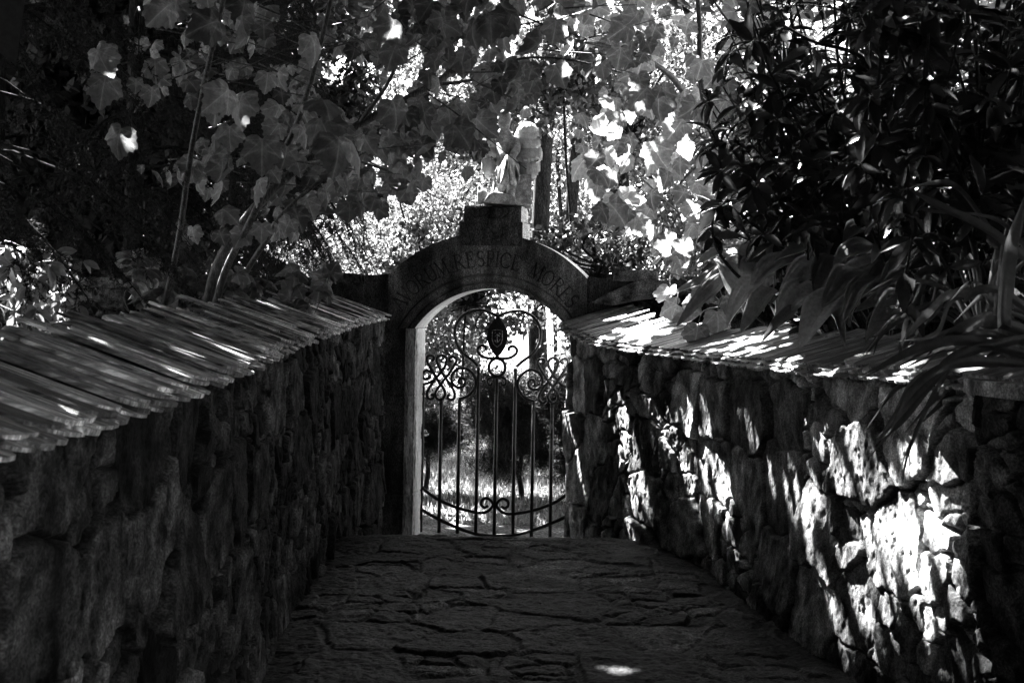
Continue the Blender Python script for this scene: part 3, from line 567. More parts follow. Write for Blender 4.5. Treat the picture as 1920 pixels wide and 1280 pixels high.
mb = MB(); tube(mb, catmull([G(lx+.0, lz-.055, -GD+.05), G(lx+.0, lz-.08, -GD+.06), G(lx-.01, lz-.11, -GD+.06), G(lx-.03, lz-.14, -GD+.05), G(lx-.03, lz-.18, -GD+.045)], 5), .007, 8)
hd = mb.build('handle', M_IRON, gate)
# ------------------------------------------------------------------ statue
st = empty('statue', tuple(G(.02, gp(918, 386)[1], -.2)), 'weathered stone winged figure in draped robe, seated on the pedestal above the arch', 'statue')
D_ST = 11.5
def sp(px, py, dd=0.0): return np.array(W(px, py, D_ST))+np.array([0, dd, 0])*1.0
mb = MB()
def limb(pts, rad): tube(mb, catmull(pts, 6), np.interp(np.linspace(0, 1, (len(pts)-1)*6+1), np.linspace(0, 1, len(rad)), rad), 14)
limb([sp(942, 368, .08), sp(946, 335, .10), sp(944, 305, .08), sp(938, 280, .05), sp(935, 258, .0), sp(936, 245, -.03)], [.13, .12, .10, .085, .08, .045])     # trunk
limb([sp(936, 246, -.03), sp(935, 238, -.06), sp(934, 228, -.09), sp(934, 217, -.08), sp(935, 210, -.07)], [.03, .045, .058, .05, .02])   # bowed head
limb([sp(932, 262, .0), sp(930, 280, -.06), sp(936, 298, -.14)], [.045, .038, .028])
limb([sp(952, 262, .02), sp(958, 280, -.04), sp(950, 298, -.13)], [.045, .038, .028])
limb([sp(940, 330, .05), sp(934, 312, -.08), sp(936, 340, -.10), sp(926, 374, -.2)], [.07, .06, .04, .035])                             # thigh and shin
limb([sp(950, 330, .05), sp(952, 315, -.08), sp(953, 345, -.10), sp(950, 374, -.2)], [.07, .06, .04, .035])
limb([sp(905, 378, -.02), sp(898, 365, 0), sp(893, 352, .03)], [.05, .04, .015]); limb([sp(896, 384, -.02), sp(893, 365, .0), sp(890, 350, .02)], [.03, .025, .012])
body = mb.build('body', M_STATUE, st)
rm = body.modifiers.new('remesh', 'REMESH'); rm.mode = 'VOXEL'; rm.voxel_size = .009; rm.use_smooth_shade = True
sm_ = body.modifiers.new('smooth', 'SMOOTH'); sm_.iterations = 4; sm_.factor = .5
# bell-shaped drape over the knees with a wavy hem
nu, nv = 90, 50; TH, VV = np.meshgrid(np.linspace(-1, 1, nu), np.linspace(0, 1, nv), indexing='ij')
cxp = 943+TH*(8+15*VV**.7)+(TH > .55)*2; hem = 338+14*np.cos((TH-.45)*math.pi*1.9)+10*(TH > .6)
cyp = 296+(hem-296)*VV+6*TH**2*(1-VV)
dep = -.24-.10*np.sin(VV*1.6)+.16*TH**2+.035*np.cos(TH*10)*VV+.014*np.cos(TH*23+2)*VV
Pd = np.stack([(cxp-960-(cyp-560)*TR)*D_ST/F, D_ST+dep, H-((cyp-560)+(cxp-960)*TR)*D_ST/F], -1)
drp = mk('drape', Pd.reshape(-1, 3), grid_faces(nu, nv, True), M_STATUE, st); so_ = drp.modifiers.new('solid', 'SOLIDIFY'); so_.thickness = .014
# seat block and plinth rock
def lump(name, poly_px, d0, d1, mat):
    mb = MB(); P = np.array([W(x, y, D_ST) for x, y in poly_px]); prism(mb, P[:, [0, 2]], (0, D_ST, 0), (1, 0, 0), (0, 0, 1), (0, 1, 0), d0, d1)
    o = mb.build(name, mat, st, smooth=False); b_ = o.modifiers.new('b', 'BEVEL'); b_.width = .012; b_.segments = 2; return o
lump('seat', [(958, 330), (989, 328), (990, 386), (955, 388)], -.12, .22, M_STATUE)
lump('plinth', [(900, 386), (910, 370), (918, 365), (940, 367), (958, 372), (966, 388)], -.26, .1, M_STATUE)
# wings: outline filled with overlapping feathers in relief
def wing(pxs, depth, tilt, mat):
    c = np.array(pxs, float); lo = c.min(0); hi = c.max(0); nx, nz = 110, 210
    A, B = np.meshgrid(np.linspace(0, 1, nx), np.linspace(0, 1, nz), indexing='ij')
    ysort = np.linspace(lo[1], hi[1], 60); L = []; Rr = []
    cc = catmull(np.vstack([c, c[0]]), 10)
    for y in ysort:
        xs_ = []
        for i in range(len(cc)-1):
            y0, y1 = cc[i, 1], cc[i+1, 1]
            if (y0-y)*(y1-y) <= 0 and y0 != y1: xs_.append(cc[i, 0]+(y-y0)/(y1-y0)*(cc[i+1, 0]-cc[i, 0]))
        xs_ = xs_ or [c[:, 0].mean()]*2; L.append(min(xs_)); Rr.append(max(xs_))
    yy = lo[1]+(hi[1]-lo[1])*B; l = np.interp(yy, ysort, L); r = np.interp(yy, ysort, Rr); xx = l+(r-l)*A
    fx = (xx-lo[0])/6.2; fy = (yy-lo[1])/np.interp(yy, [lo[1], hi[1]], [7.5, 20]); row = np.floor(fy); fx = fx+.5*(row % 2); q = fx-np.floor(fx)-.5; p = fy-row
    hgt = .016*(p)*np.clip(1-(2*q)**4*(1)-0, 0, 1)+.004; hgt -= .010*(np.abs(q) > .43); tipc = (p > 1-.9*(2*q)**2*.45); hgt = np.where(tipc, hgt*.25, hgt); hgt -= .003*(np.abs(q) < .05)
    rim = np.minimum(A, 1-A)*2; hgt += .012*np.clip(1-rim*7, 0, 1)*(B < .35)
    base = .05*np.sin(np.pi*A)*.6
    X = (xx-960-(yy-560)*TR)*D_ST/F; Z = H-((yy-560)+(xx-960)*TR)*D_ST/F; Y = D_ST+depth+tilt*(X-X.mean())-hgt*2-base
    o = mk('wing', np.stack([X, Y, Z], -1).reshape(-1, 3), grid_faces(nx, nz, False), M_FEATHER, st, attr=np.where((np.abs(q) > .42) | (p < .10), .0, .35+.5*p).ravel()); s_ = o.modifiers.new('s', 'SOLIDIFY'); s_.thickness = .04; s_.offset = -1 if True else 1
wing([(960, 252), (966, 241), (978, 235), (990, 241), (997, 262), (999, 290), (997, 314), (987, 330), (975, 327), (966, 316), (960, 295), (959, 270)], .08, -.35, M_LIT_STONE)
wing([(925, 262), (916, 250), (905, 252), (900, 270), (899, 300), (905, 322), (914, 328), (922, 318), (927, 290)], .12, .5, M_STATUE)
# ------------------------------------------------------------------ vegetation
def limb_tree(mb, p0, p1, r0, r1, wob=.05, n=8, seed=0, tone=.5):
    r = np.random.default_rng(seed); p0 = np.array(p0, float); p1 = np.array(p1, float); t_ = np.linspace(0, 1, n)[:, None]
    P = p0*(1-t_)+p1*t_; P[1:-1] += r.normal(0, wob, (n-2, 3)); P = catmull(P, 3); tube(mb, P, np.linspace(r0, r1, len(P)), 8, tone); return P
def hang(P, n, face=(0, -1, .25), spread=.55, droop=.8):
    up = np.stack([rng.normal(0, .5, n), rng.normal(0, .3, n), -droop+rng.normal(0, .35, n)], -1); nr = np.array(face)+rng.normal(0, spread, (n, 3)); return frames(up, nr)
# --- unseen upper canopy added over the path, leaves left out where sun comes through
def canopy(n, x0, x1, y0, y1, z0, z1):
    P = np.stack([rng.uniform(x0, x1, n), rng.uniform(y0, y1, n), rng.uniform(z0, z1, n)], -1); return P[~blocks_light(P)]
# left maple behind the left wall, arching over the path
ml = empty('maple_tree', W(400, 600, 8.6), 'young maple behind the left wall, its slanting stems arching over the gate', 'tree')
mb = MB()
def S(pts, r0, r1, k=7): P = catmull(np.array([W(*p) for p in pts]), 5); tube(mb, P, np.linspace(r0, r1, len(P)), k); return P
S([(385, 640, 8.7), (405, 520, 8.7), (470, 410, 8.7), (560, 320, 8.8), (660, 245, 8.9), (745, 195, 9.0), (830, 140, 9.2), (900, 60, 9.4), (960, -60, 9.6), (1050, -300, 9.9)], .038, .014)
S([(430, 640, 8.9), (455, 540, 8.9), (500, 460, 8.8), (530, 410, 8.8), (620, 330, 8.7), (700, 280, 8.6)], .022, .008)
S([(395, 640, 8.6), (420, 530, 8.5), (470, 420, 8.2), (500, 340, 8.0), (540, 260, 7.8), (570, 160, 7.6), (600, 20, 7.5), (650, -200, 7.6)], .024, .010)
S([(300, 640, 8.6), (330, 480, 8.4), (350, 300, 8.0), (380, 120, 7.5), (420, -80, 7.4)], .02, .012)
S([(660, 245, 8.9), (720, 150, 8.8), (730, 60, 8.7), (760, -50, 8.7)], .014, .006)
S([(800, 165, 9.1), (880, 150, 9.0), (960, 110, 8.9), (1060, 110, 8.9), (1150, 130, 8.9)], .012, .005)
S([(960, 140, 9.6), (930, 190, 9.3), (880, 240, 9.0), (840, 300, 8.9)], .012, .004)
S([(560, 320, 8.8), (640, 310, 8.4), (720, 330, 8.2), (780, 360, 8.1)], .010, .004)
S([(745, 195, 9.0), (800, 240, 8.8), (850, 250, 8.7)], .009, .004)
for q in range(110):
    x, y, Y = random.uniform(250, 1100), random.uniform(-40, 380), random.uniform(7.8, 10); a_ = random.uniform(-.6, .5); l_ = random.uniform(90, 260); b_ = random.uniform(-40, 40)
    if math.hypot((x-950)/80, (y-315)/110) < 1.6 or y > np.interp(x, [250, 420, 700, 900, 1100], [330, 380, 330, 160, 90]): continue
    S([(x, y, Y), (x+l_*.4*math.cos(a_), y+l_*.4*math.sin(a_)+b_*.3, Y-.05), (x+l_*math.cos(a_), y+l_*math.sin(a_)+b_, Y-.2)], .006, .002, 5)
mb.build('trunk', M_STEM, ml)
def img_leaves(n, fx, fy, fY, size, tm, mat, parent, name, prob, **kw):
    """leaves spread over the branches seen between two depths"""
    px = rng.uniform(*fx, n); py = rng.uniform(*fy, n); Y = rng.uniform(*fY, n); keep = rng.random(n) < prob(px, py)
    px, py, Y = px[keep], py[keep], Y[keep]; P = np.array([W(a, b, c) for a, b, c in zip(px, py, Y)]); P = P[~blocks_light(P, 1.05)]
    R = hang(P, len(P), **kw); s = size[0]+(size[1]-size[0])*rng.random(len(P))
    return P, R, s*rng.uniform(.6, 1.1, len(s))
def gauss(px, py, cx, cyy, rx, ry): return np.exp(-((px-cx)/rx)**2-((py-cyy)/ry)**2)
def statue_gap(px, py): return 1-.93*np.clip(1.25*np.exp(-(((px-950)/62)**2+((py-315)/95)**2)**2), 0, 1)
def pl(px, py):
    lim = np.interp(px, [0, 250, 420, 600, 700, 800, 900, 1000, 1100, 1250], [0, 420, 520, 440, 415, 360, 300, 190, 210, 250])
    d = np.clip((lim-py)/60, 0, 1)*np.interp(px, [150, 260, 400, 900, 1000, 1200], [.0, .45, .8, 1, .9, .4]); clump = .2+1.2*(vnoise(px/75, py/60, 3) > .42)
    return d*clump*statue_gap(px, py)*.62*np.where(vnoise(px/120, py/90, 21) > .62, .12, 1)
P, R, s = img_leaves(3700, (150, 1200), (-60, 520), (7.6, 10.4), (.08, .17), T_MAPLE, None, None, '', pl, face=(0, -1, .3), spread=1.0)
P2_, R2_, s2_ = img_leaves(60, (160, 760), (-60, 330), (5.4, 7.4), (.13, .19), T_MAPLE, None, None, '', lambda a, b: .9*(vnoise(a/60, b/60, 8) > .4), face=(0, -1, .15), spread=.5)
P = np.vstack([P, P2_]); R = np.concatenate([R, R2_]); s = np.concatenate([s, s2_])
leaf_obj('crown', T_MAPLE, P, R, s, M_MAPLE, ml)
# right maple
mr = empty('maple_tree', W(1420, 470, 10.6), 'pale leaved maple right of the statue, rising behind the wing wall', 'tree')
mb = MB()
S([(1430, 560, 11.9), (1400, 420, 11.8), (1340, 300, 11.5), (1290, 200, 11.2), (1240, 130, 10.8), (1160, 90, 10.4), (1080, 75, 10)], .05, .010)
S([(1340, 300, 11.5), (1300, 140, 11.4), (1290, 0, 11.4), (1250, -300, 11.5)], .035, .012)
S([(1300, 240, 11.3), (1230, 200, 10.6), (1190, 140, 10.2), (1130, 120, 10)], .012, .004)
S([(1240, 400, 11.5), (1270, 330, 11.4), (1310, 290, 11.3)], .006, .012)
S([(1400, 420, 11.8), (1290, 400, 11), (1200, 330, 10.6), (1160, 290, 10.4)], .012, .004)
S([(1480, 0, 9), (1420, 100, 9.2), (1350, 30, 9.4), (1290, -50, 9.5)], .010, .006)
mb.build('trunk', M_STEM, mr)
def prr(px, py):
    lo = np.interp(px, [1000, 1080, 1180, 1260, 1320, 1450], [250, 380, 440, 520, 560, 420])
    return np.clip((lo-py)/60, 0, 1)*np.interp(px, [990, 1060, 1400, 1520], [0, .75, 1, 0])*(.12+1.1*(vnoise(px/60, py/55, 13) > .5))*.62*np.where((px < 1100) & (py > 150), .35, 1)
P, R, s = img_leaves(1500, (980, 1520), (-60, 560), (8.6, 12.0), (.11, .19), T_MAPLE, None, None, '', prr, face=(0, -1, .15), spread=.6)
leaf_obj('crown', T_MAPLE, P, R, s, M_MAPLE_B, mr)
# low maple sprigs hanging over the slates
P = np.array([W(a, b, c) for a, b, c in [(1300, 545, 9.6), (1270, 560, 9.8), (1325, 520, 9.3), (1290, 580, 9.2), (1345, 570, 9.0), (1255, 530, 10), (1310, 600, 8.9), (1360, 540, 9)]])
sg = empty('maple_seedling', tuple(P[0]), 'small maple sprig drooping over the sunlit slates at the hosta end', 'plant'); mb = MB()
for p in P: tube(mb, catmull([p, p+[.05, .1, .1], np.array(W(1340, 560, 9.9))+[.1, .2, .0]], 5), .004, 5)
mb.build('stem', M_STEM, sg); leaf_obj('foliage', T_MAPLE, P, hang(P, len(P)), np.full(len(P), .16), M_MAPLE, sg)
# --- big leaved dark shrub, upper right: whorls of narrow leaves on stems
def whorl_shrub(name, label, base, tips, nleaf, L, mat, stem_r, cat='shrub', tm=T_NARROW, fall=.25, carve=True):
    root = empty(name, base, label, cat); mb = MB(); PP = []; RR = []; SS = []
    for tp in tips:
        tp = np.array(tp); k = 5; b0 = np.array(base)+rng.normal(0, .06, 3); mid = (b0+tp)/2+rng.normal(0, .12, 3); C_ = catmull([b0, mid, tp], 8)
        tube(mb, C_, np.linspace(stem_r, stem_r*.4, len(C_)), 6)
        dvec = C_[-1]-C_[-4]; dvec /= np.linalg.norm(dvec)
        for q in range(3):
            c = C_[-1-q*3]; m = nleaf-q*2
            if m <= 0: continue
            a = rng.uniform(0, 6.28, m); e1 = np.cross(dvec, [0, .3, 1]); e1 /= np.linalg.norm(e1); e2 = np.cross(dvec, e1)
            o_ = np.cos(a)[:, None]*e1+np.sin(a)[:, None]*e2+dvec*.35-np.array([0, 0, fall])+rng.normal(0, .35, (m, 3)); nrm = dvec+np.array([0, -.2, .5])+rng.normal(0, .5, (m, 3))
            PP.append(np.repeat(c[None], m, 0)+o_*.01); RR.append(frames(o_, nrm)); SS.append(L*rng.uniform(.7, 1.15, m))
    mb.build('stem', M_STEM if stem_r < .01 else M_BARK, root); P = np.concatenate(PP); R = np.concatenate(RR); s = np.concatenate(SS)
    if carve:
        k_ = ~blocks_light(P, 1.05); P, R, s = P[k_], R[k_], s[k_]
    leaf_obj('foliage', tm, P, R, s, mat, root); return root
def tips_in(n, fx, fy, fY, f=lambda x, y: 1):
    out = []
    while len(out) < n:
        x, y, Y = random.uniform(*fx), random.uniform(*fy), random.uniform(*fY)
        if random.random() < f(x, y): out.append(W(x, y, Y))
    return out
edge_r = lambda x, y: x > np.interp(y, [-60, 100, 300, 450], [1390, 1330, 1320, 1400])+random.uniform(-60, 60)
whorl_shrub('leafy_shrub', 'dark glossy shrub with narrow leaves filling the upper right, middle of the picture side', W(1620, 640, 8.2), tips_in(125, (1280, 1640), (-80, 440), (6.9, 9.2), edge_r), 9, .145, M_RHODO, .012)
whorl_shrub('leafy_shrub', 'dark glossy shrub in the top right corner above the long bladed leaves', W(1800, 600, 6.6), tips_in(115, (1600, 1960), (-80, 430), (5.4, 7.4)), 9, .135, M_RHODO, .012)
whorl_shrub('leafy_shrub', 'dense dark shrub far right, behind the glossy shrubs', (3.6, 10.2, 1.3), [(x, y, z) for x, y, z in zip(rng.uniform(2.6, 5.2, 70), rng.uniform(9.2, 11.2, 70), rng.uniform(1.9, 5.2, 70))], 8, .17, M_DARKLEAF, .015)
mb = MB()
for pts, r0 in (([(1820, 560, 7), (1760, 350, 7), (1690, 150, 7.1), (1640, 0, 7.2), (1610, -100, 7.2)], .018), ([(1900, 560, 6.6), (1830, 300, 6.6), (1800, 60, 6.7), (1790, -100, 6.7)], .014), ([(1640, 520, 7.6), (1500, 330, 7.8), (1440, 190, 7.9), (1400, 60, 8), (1370, -60, 8)], .012), ([(1690, 150, 7.1), (1590, 80, 7), (1510, 60, 7), (1450, 30, 7)], .010), ([(1700, 480, 7), (1620, 300, 7.3), (1560, 120, 7.4), (1540, -80, 7.4)], .010)):
    S(pts, r0*1.3, r0*.6)
tag(mb.build('bare_stem', M_BARK, None), 'tall bare crossing stems standing among the dark shrub leaves at upper right', 'branch')
# --- hostas
def hosta_leaf(mb, base, tip, width, sag, tone, roll=0.0):
    base = np.array(base, float); tip = np.array(tip, float); d = tip-base; L = np.linalg.norm(d); nu, nv = 17, 15
    tt = np.linspace(0, 1, nu); side = np.cross(d, [0, 0, 1.]); side /= np.linalg.norm(side)+1e-9; upv = np.cross(side, d/L)
    nrm_ = (np.array([0, 0, H])-base); nrm_ = nrm_/np.linalg.norm(nrm_)*.75+np.array([0, 0, .6])+side*roll*.7; side = np.cross(d, nrm_); side /= np.linalg.norm(side); upv = np.cross(side, d/L)
    spine = base+d*tt[:, None]+np.outer(np.sin(tt*math.pi)*sag, upv)
    wv = width*.5*np.clip(np.sin(math.pi*tt**.8)**.7, .015, 1)*(1-.25*tt)
    vv = np.linspace(-1, 1, nv); X = spine[:, None]+side*(wv[:, None, None]*vv[None, :, None])
    rib = .007*np.cos(vv*math.pi*6)[None, :]*np.sin(tt*math.pi)[:, None]+.22*wv[:, None]*np.abs(vv)[None, :]**1.5+.012*np.sin(tt*9+tone*9)[:, None]*np.abs(vv)[None, :]
    X = X+upv*rib[..., None]; mb.add(X.reshape(-1, 3), grid_faces(nu, nv), tone)
hl = [  # (root px, root py, tip px, tip py, depth, width)
    [(1340, 470, 1380, 565, 7.91, 0.117), (1420, 500, 1365, 600, 7.57, 0.117), (1400, 470, 1300, 545, 8.00, 0.108), (1450, 520, 1390, 612, 7.22, 0.108), (1400, 440, 1395, 545, 8.08, 0.126), (1360, 500, 1270, 600, 7.83, 0.090)],
    [(1500, 455, 1400, 535, 7.22, 0.135), (1530, 470, 1460, 535, 7.05, 0.135), (1560, 440, 1450, 475, 7.14, 0.117), (1520, 510, 1455, 590, 6.88, 0.153), (1570, 520, 1502, 632, 6.54, 0.153), (1490, 560, 1430, 625, 6.71, 0.063), (1560, 460, 1530, 545, 6.88, 0.144)],
    [(1640, 440, 1560, 480, 6.79, 0.135), (1660, 470, 1545, 545, 6.62, 0.162), (1640, 500, 1580, 590, 6.36, 0.090), (1700, 520, 1625, 620, 6.11, 0.108), (1720, 460, 1640, 540, 6.36, 0.117), (1610, 480, 1540, 560, 6.45, 0.126)],
]
names = ['hosta with broad ribbed leaves beside the maple sprig, farthest along the right wall', 'largest hosta with wide ribbed leaves hanging over the middle of the right coping', 'hosta with drooping ribbed leaves next to the long bladed plant']
for lv, lab in zip(hl, names):
    bx = np.mean([np.array(W(a+60, b+10, Y+.25)) for a, b, _, _, Y, _ in lv], 0); h0 = empty('hosta', tuple(bx), lab, 'plant', 'hostas along the right wall')
    mp_ = MB()
    extra = []
    for a, b, c, d, Y, w in lv: extra += [(a, b, c, d, Y, w), (a+random.uniform(-40, 60), b-random.uniform(10, 40), c+random.uniform(-30, 70), d-random.uniform(30, 60), Y+.35, w*.9), (a+60, b+random.uniform(-20, 30), a+random.uniform(60, 150), b+random.uniform(30, 90), Y+.1, w*.9)]
    for a, b, c, d, Y, w in extra:
        p0 = np.array(W(a, b, Y+.12)); p1 = np.array(W(c, d, Y-.12)); mb = MB(); hosta_leaf(mb, p0, p1, w*1.15, .05, random.random(), random.uniform(-.5, .5)); mb.build('leaf', M_HOSTA, h0)
        tube(mp_, catmull([bx-[0, 0, .25], (bx+p0)/2+[0, 0, .04], p0], 5), .005, 5)
    mp_.build('stalk', M_HOSTA, h0)
# --- long bladed plants at the right edge
def blade(mb, pts, w, tone):
    C_ = catmull(np.array([W(*p) for p in pts]), 8); n = len(C_); T_ = np.gradient(C_, axis=0); T_ /= np.linalg.norm(T_, axis=1)[:, None]
    sd = np.cross(T_, [.25, -1, .3]); sd /= np.linalg.norm(sd, axis=1)[:, None]; nn = np.cross(sd, T_); t_ = np.linspace(0, 1, n); ww = w*.5*np.minimum(1, (1-t_)*3.2+.03)*np.minimum(1, t_*4+.5)
    V = np.stack([C_-sd*ww[:, None], C_-sd*ww[:, None]*.45-nn*ww[:, None]*.22, C_-nn*ww[:, None]*.4, C_+sd*ww[:, None]*.45-nn*ww[:, None]*.22, C_+sd*ww[:, None]], 1); mb.add(V.reshape(-1, 3), grid_faces(n, 5), tone)
bl1 = [([(1960, 700, 5), (1890, 610, 4.9), (1890, 450, 4.9), (1915, 330, 5)], .09), ([(1960, 480, 5), (1850, 400, 5), (1760, 360, 5.1), (1690, 325, 5.2)], .06), ([(1960, 570, 5), (1880, 515, 5), (1830, 515, 5), (1800, 545, 5)], .05), ([(1960, 600, 4.9), (1860, 570, 4.9), (1800, 590, 5), (1740, 640, 5)], .07),
       ([(1960, 560, 5.3), (1800, 520, 5.3), (1740, 560, 5.4), (1690, 620, 5.4)], .05), ([(1960, 640, 4.8), (1840, 610, 4.8), (1740, 620, 4.9), (1620, 680, 5)], .06), ([(1960, 590, 4.8), (1800, 640, 4.8), (1700, 740, 4.9), (1650, 810, 4.9)], .05), ([(1950, 650, 4.7), (1800, 650, 4.7), (1720, 700, 4.8), (1680, 780, 4.8)], .045),
       ([(1900, 660, 5), (1800, 640, 5), (1720, 800, 5), (1700, 900, 5)], .02), ([(1980, 380, 5.4), (1880, 470, 5.4), (1850, 560, 5.4)], .05), ([(1960, 620, 5.1), (1880, 640, 5.1), (1780, 700, 5.1), (1700, 790, 5)], .04), ([(1980, 640, 4.9), (1900, 600, 4.9), (1800, 600, 5), (1690, 660, 5)], .05)]
bl2 = [([(1850, 620, 5.8), (1800, 480, 5.8), (1780, 450, 5.8), (1720, 500, 5.8), (1690, 640, 5.8), (1688, 690, 5.8)], .022), ([(1840, 620, 5.9), (1820, 460, 5.9), (1760, 450, 5.9), (1715, 540, 5.8), (1690, 560, 5.8)], .035), ([(1850, 640, 5.8), (1790, 540, 5.8), (1710, 560, 5.8), (1640, 610, 5.8)], .03),
       ([(1860, 640, 5.6), (1800, 600, 5.6), (1730, 680, 5.6), (1680, 800, 5.5)], .025), ([(1860, 640, 5.6), (1790, 630, 5.6), (1740, 720, 5.6), (1725, 830, 5.5)], .02), ([(1850, 620, 5.7), (1780, 520, 5.7), (1700, 500, 5.8), (1650, 520, 5.8)], .03), ([(1850, 600, 5.8), (1830, 470, 5.8), (1800, 380, 5.9), (1750, 330, 6)], .03),
       ([(1850, 600, 5.8), (1860, 470, 5.8), (1890, 340, 5.9), (1930, 250, 6)], .03), ([(1850, 640, 5.6), (1760, 640, 5.6), (1690, 700, 5.6), (1650, 740, 5.5)], .022), ([(1850, 620, 5.8), (1760, 560, 5.9), (1680, 580, 6), (1620, 650, 6)], .028)]
for bl, nm, lab in ((bl1, 'yucca', 'plant with broad stiff folded blades leaning in from the right edge'), (bl2, 'iris', 'slim arching blades of a plant spilling over the right coping')):
    wf = .62 if nm == 'yucca' else .8; h0 = empty(nm, W(1940, 640, 5.4) if nm == 'yucca' else W(1850, 640, 6.0), lab, 'plant'); mb = MB()
    for pts, w in bl:
        blade(mb, pts, w*wf, random.random())
        for q in range(2):
            j = [(x+random.gauss(0, 22)*(i/len(pts)+.2), y+random.gauss(0, 22)*(i/len(pts)+.2), Y+random.uniform(0, .4)) for i, (x, y, Y) in enumerate(pts)]; blade(mb, j, w*wf*random.uniform(.5, .9), random.random())
    mb.build('blade', M_BLADE, h0)
# --- dark conifers on the left
def conifer(name, base, height, rad, nb, label, needle=.022, dens=1.0, mat=M_NEEDLE, az=(0, 360), zlo=.05, rtrunk=.09, droop=.5, tw=.14, cat='tree', wid=.16):
    base = np.array(base, float); root = empty(name, tuple(base), label, cat); mb = MB()
    tube(mb, [base-[0, 0, .3], base+[0, 0, height*.5], base+[0, 0, height]], [rtrunk*1.1, rtrunk*.8, .02], 12); mb.build('trunk', M_BARK, root)
    mb = MB(); NP = []; ND = []
    for i in range(nb):
        z = height*(zlo+(1-zlo)*(i/nb))*random.uniform(.95, 1.05); L = rad*(1-.75*(z/height))*random.uniform(.65, 1.1); a_ = math.radians(random.uniform(*az)); d = np.array([math.cos(a_), math.sin(a_), 0])
        t_ = np.linspace(0, 1, 9)[:, None]; d2_ = np.array([-d[1], d[0], 0])*random.uniform(-.35, .35); C_ = base+[0, 0, z]+d*L*t_+d2_*L*t_**2+np.array([0, 0, 1])*(L*.14*np.sin(t_*3)-droop*L*t_**2)+np.cumsum(rng.normal(0, .012, (9, 3)), 0); tube(mb, C_, np.linspace(.011, .002, 9), 5)
        nt2 = int(L/.035*dens)
        for q in range(nt2):
            f = random.uniform(.12, 1); c = C_[0]*(1-f)+C_[-1]*f; c = np.array([np.interp(f, t_[:, 0], C_[:, j]) for j in range(3)]); sd = np.array([-d[1], d[0], 0])*random.choice((-1, 1)); l2 = tw*random.uniform(.7, 1.6)*(1.2-.5*f)
            e = c+sd*l2*.8+d*l2*.5+np.array([0, 0, -l2*random.uniform(.3, 1.6)*droop*2]); m = max(8, int(l2/.0032)); u = rng.random(m)[:, None]; NP.append(c*(1-u)+e*u); dd = (e-c)/np.linalg.norm(e-c); v_ = rdir(m)*.9+dd*.7; ND.append(v_/np.linalg.norm(v_, axis=1)[:, None])
    mb.build('branches', M_BARK, root); P = np.concatenate(NP); D_ = np.concatenate(ND); k_ = ~blocks_light(P, .85); P = P[k_]; D_ = D_[k_]; n = len(P)
    tm = (np.array([(-wid/2, 0, 0), (wid/2, 0, 0), (0, 1, 0)]), [np.array([[0, 1, 2]])])
    leaf_obj('crown', tm, P, frames(D_, rdir(n)), needle*rng.uniform(.7, 1.3, n), mat, root, smooth=False); return root
conifer('spruce_tree', (-3.55, 9.6, 1.3), 7.5, 2.3, 60, 'dark spruce with a thick trunk beyond the left wall, near its bright low shrub', az=(0, 360), dens=1.6, zlo=.1, rtrunk=.11, wid=.22, needle=.026)
conifer('spruce_tree', (-2.75, 10.3, 1.3), 6.5, 1.7, 60, 'dark spruce whose drooping sprays end left of the arch', az=(-110, 60), dens=1.8, zlo=.16, rtrunk=.07, droop=.75, wid=.22, needle=.026)
conifer('spruce_tree', (-3.5, 7.6, 1.3), 6.0, 2.5, 60, 'nearest black spruce at the upper left corner', az=(-75, 60), dens=1.7, zlo=.12, rtrunk=.11, wid=.24, needle=.028)
conifer('spruce_tree', (-2.35, 11.9, 1.2), 4.6, 1.75, 60, 'small black spruce whose hanging sprays stand against the bright bush beside the arch', az=(-70, 40), dens=2.2, zlo=.2, rtrunk=.05, droop=.8, wid=.2, needle=.026, tw=.16)
# backing dark yews behind the left garden
def leafcloud(name, base, centre, rad, n, size, mat, label, cat='tree', trunk=.1, clump=40, tm=T_QUAD, droop=.5, group=None, tr=True, flat=None):
    root = empty(name, tuple(base), label, cat, group); centre = np.array(centre, float); rad = np.array(rad, float)
    cc = rdir(clump)*(rng.random(clump)**.4)[:, None]*rad+centre; w = rng.integers(0, clump, n); cs = rng.uniform(.16, .34, clump)
    P = cc[w]+rdir(n)*(rng.random(n)**.45)[:, None]*(cs[w][:, None]*rad.max())
    if tr:
        mb = MB(); limb_tree(mb, np.array(base)-[0, 0, .1], centre+[0, 0, rad[2]*.4], trunk, trunk*.35, trunk*.5, seed=int(abs(centre[0])*10))
        for c in cc[::max(1, clump//14)]: limb_tree(mb, centre*[1, 1, 1]-[0, 0, rad[2]*.4], c, trunk*.3, .01, .05, 5, seed=3)
        mb.build('trunk', M_BARK, root)
    if base[1] < 12: P = P[~blocks_light(P, 1.35)]; n = len(P)
    up = rdir(n)+[0, 0, -droop]; R = frames(up, np.array([0, -.3, .8])+rng.normal(0, .6, (n, 3))); leaf_obj('crown', tm, P, R, size*rng.uniform(.6, 1.3, n), mat, root, rng.random(n)**1.5); return root
leafcloud('yew_tree', (-5.6, 13.0, 0), (-5.4, 13.0, 3.6), (2.4, 1.2, 3.0), 42000, .14, M_DARKLEAF, 'dense black yew behind the left spruces', clump=70)
leafcloud('yew_tree', (-9, 14.5, 0), (-8.6, 14.0, 4.0), (2.6, 1.2, 3.6), 36000, .16, M_DARKLEAF, 'dense black yew at the far left behind everything', clump=60)
leafcloud('yew_tree', (-2.6, 13.6, 0), (-2.5, 13.6, 3.7), (1.15, .7, 1.35), 15000, .085, M_DARKLEAF, 'dark porous yew right behind the slanting maple stems', clump=46, trunk=.06)
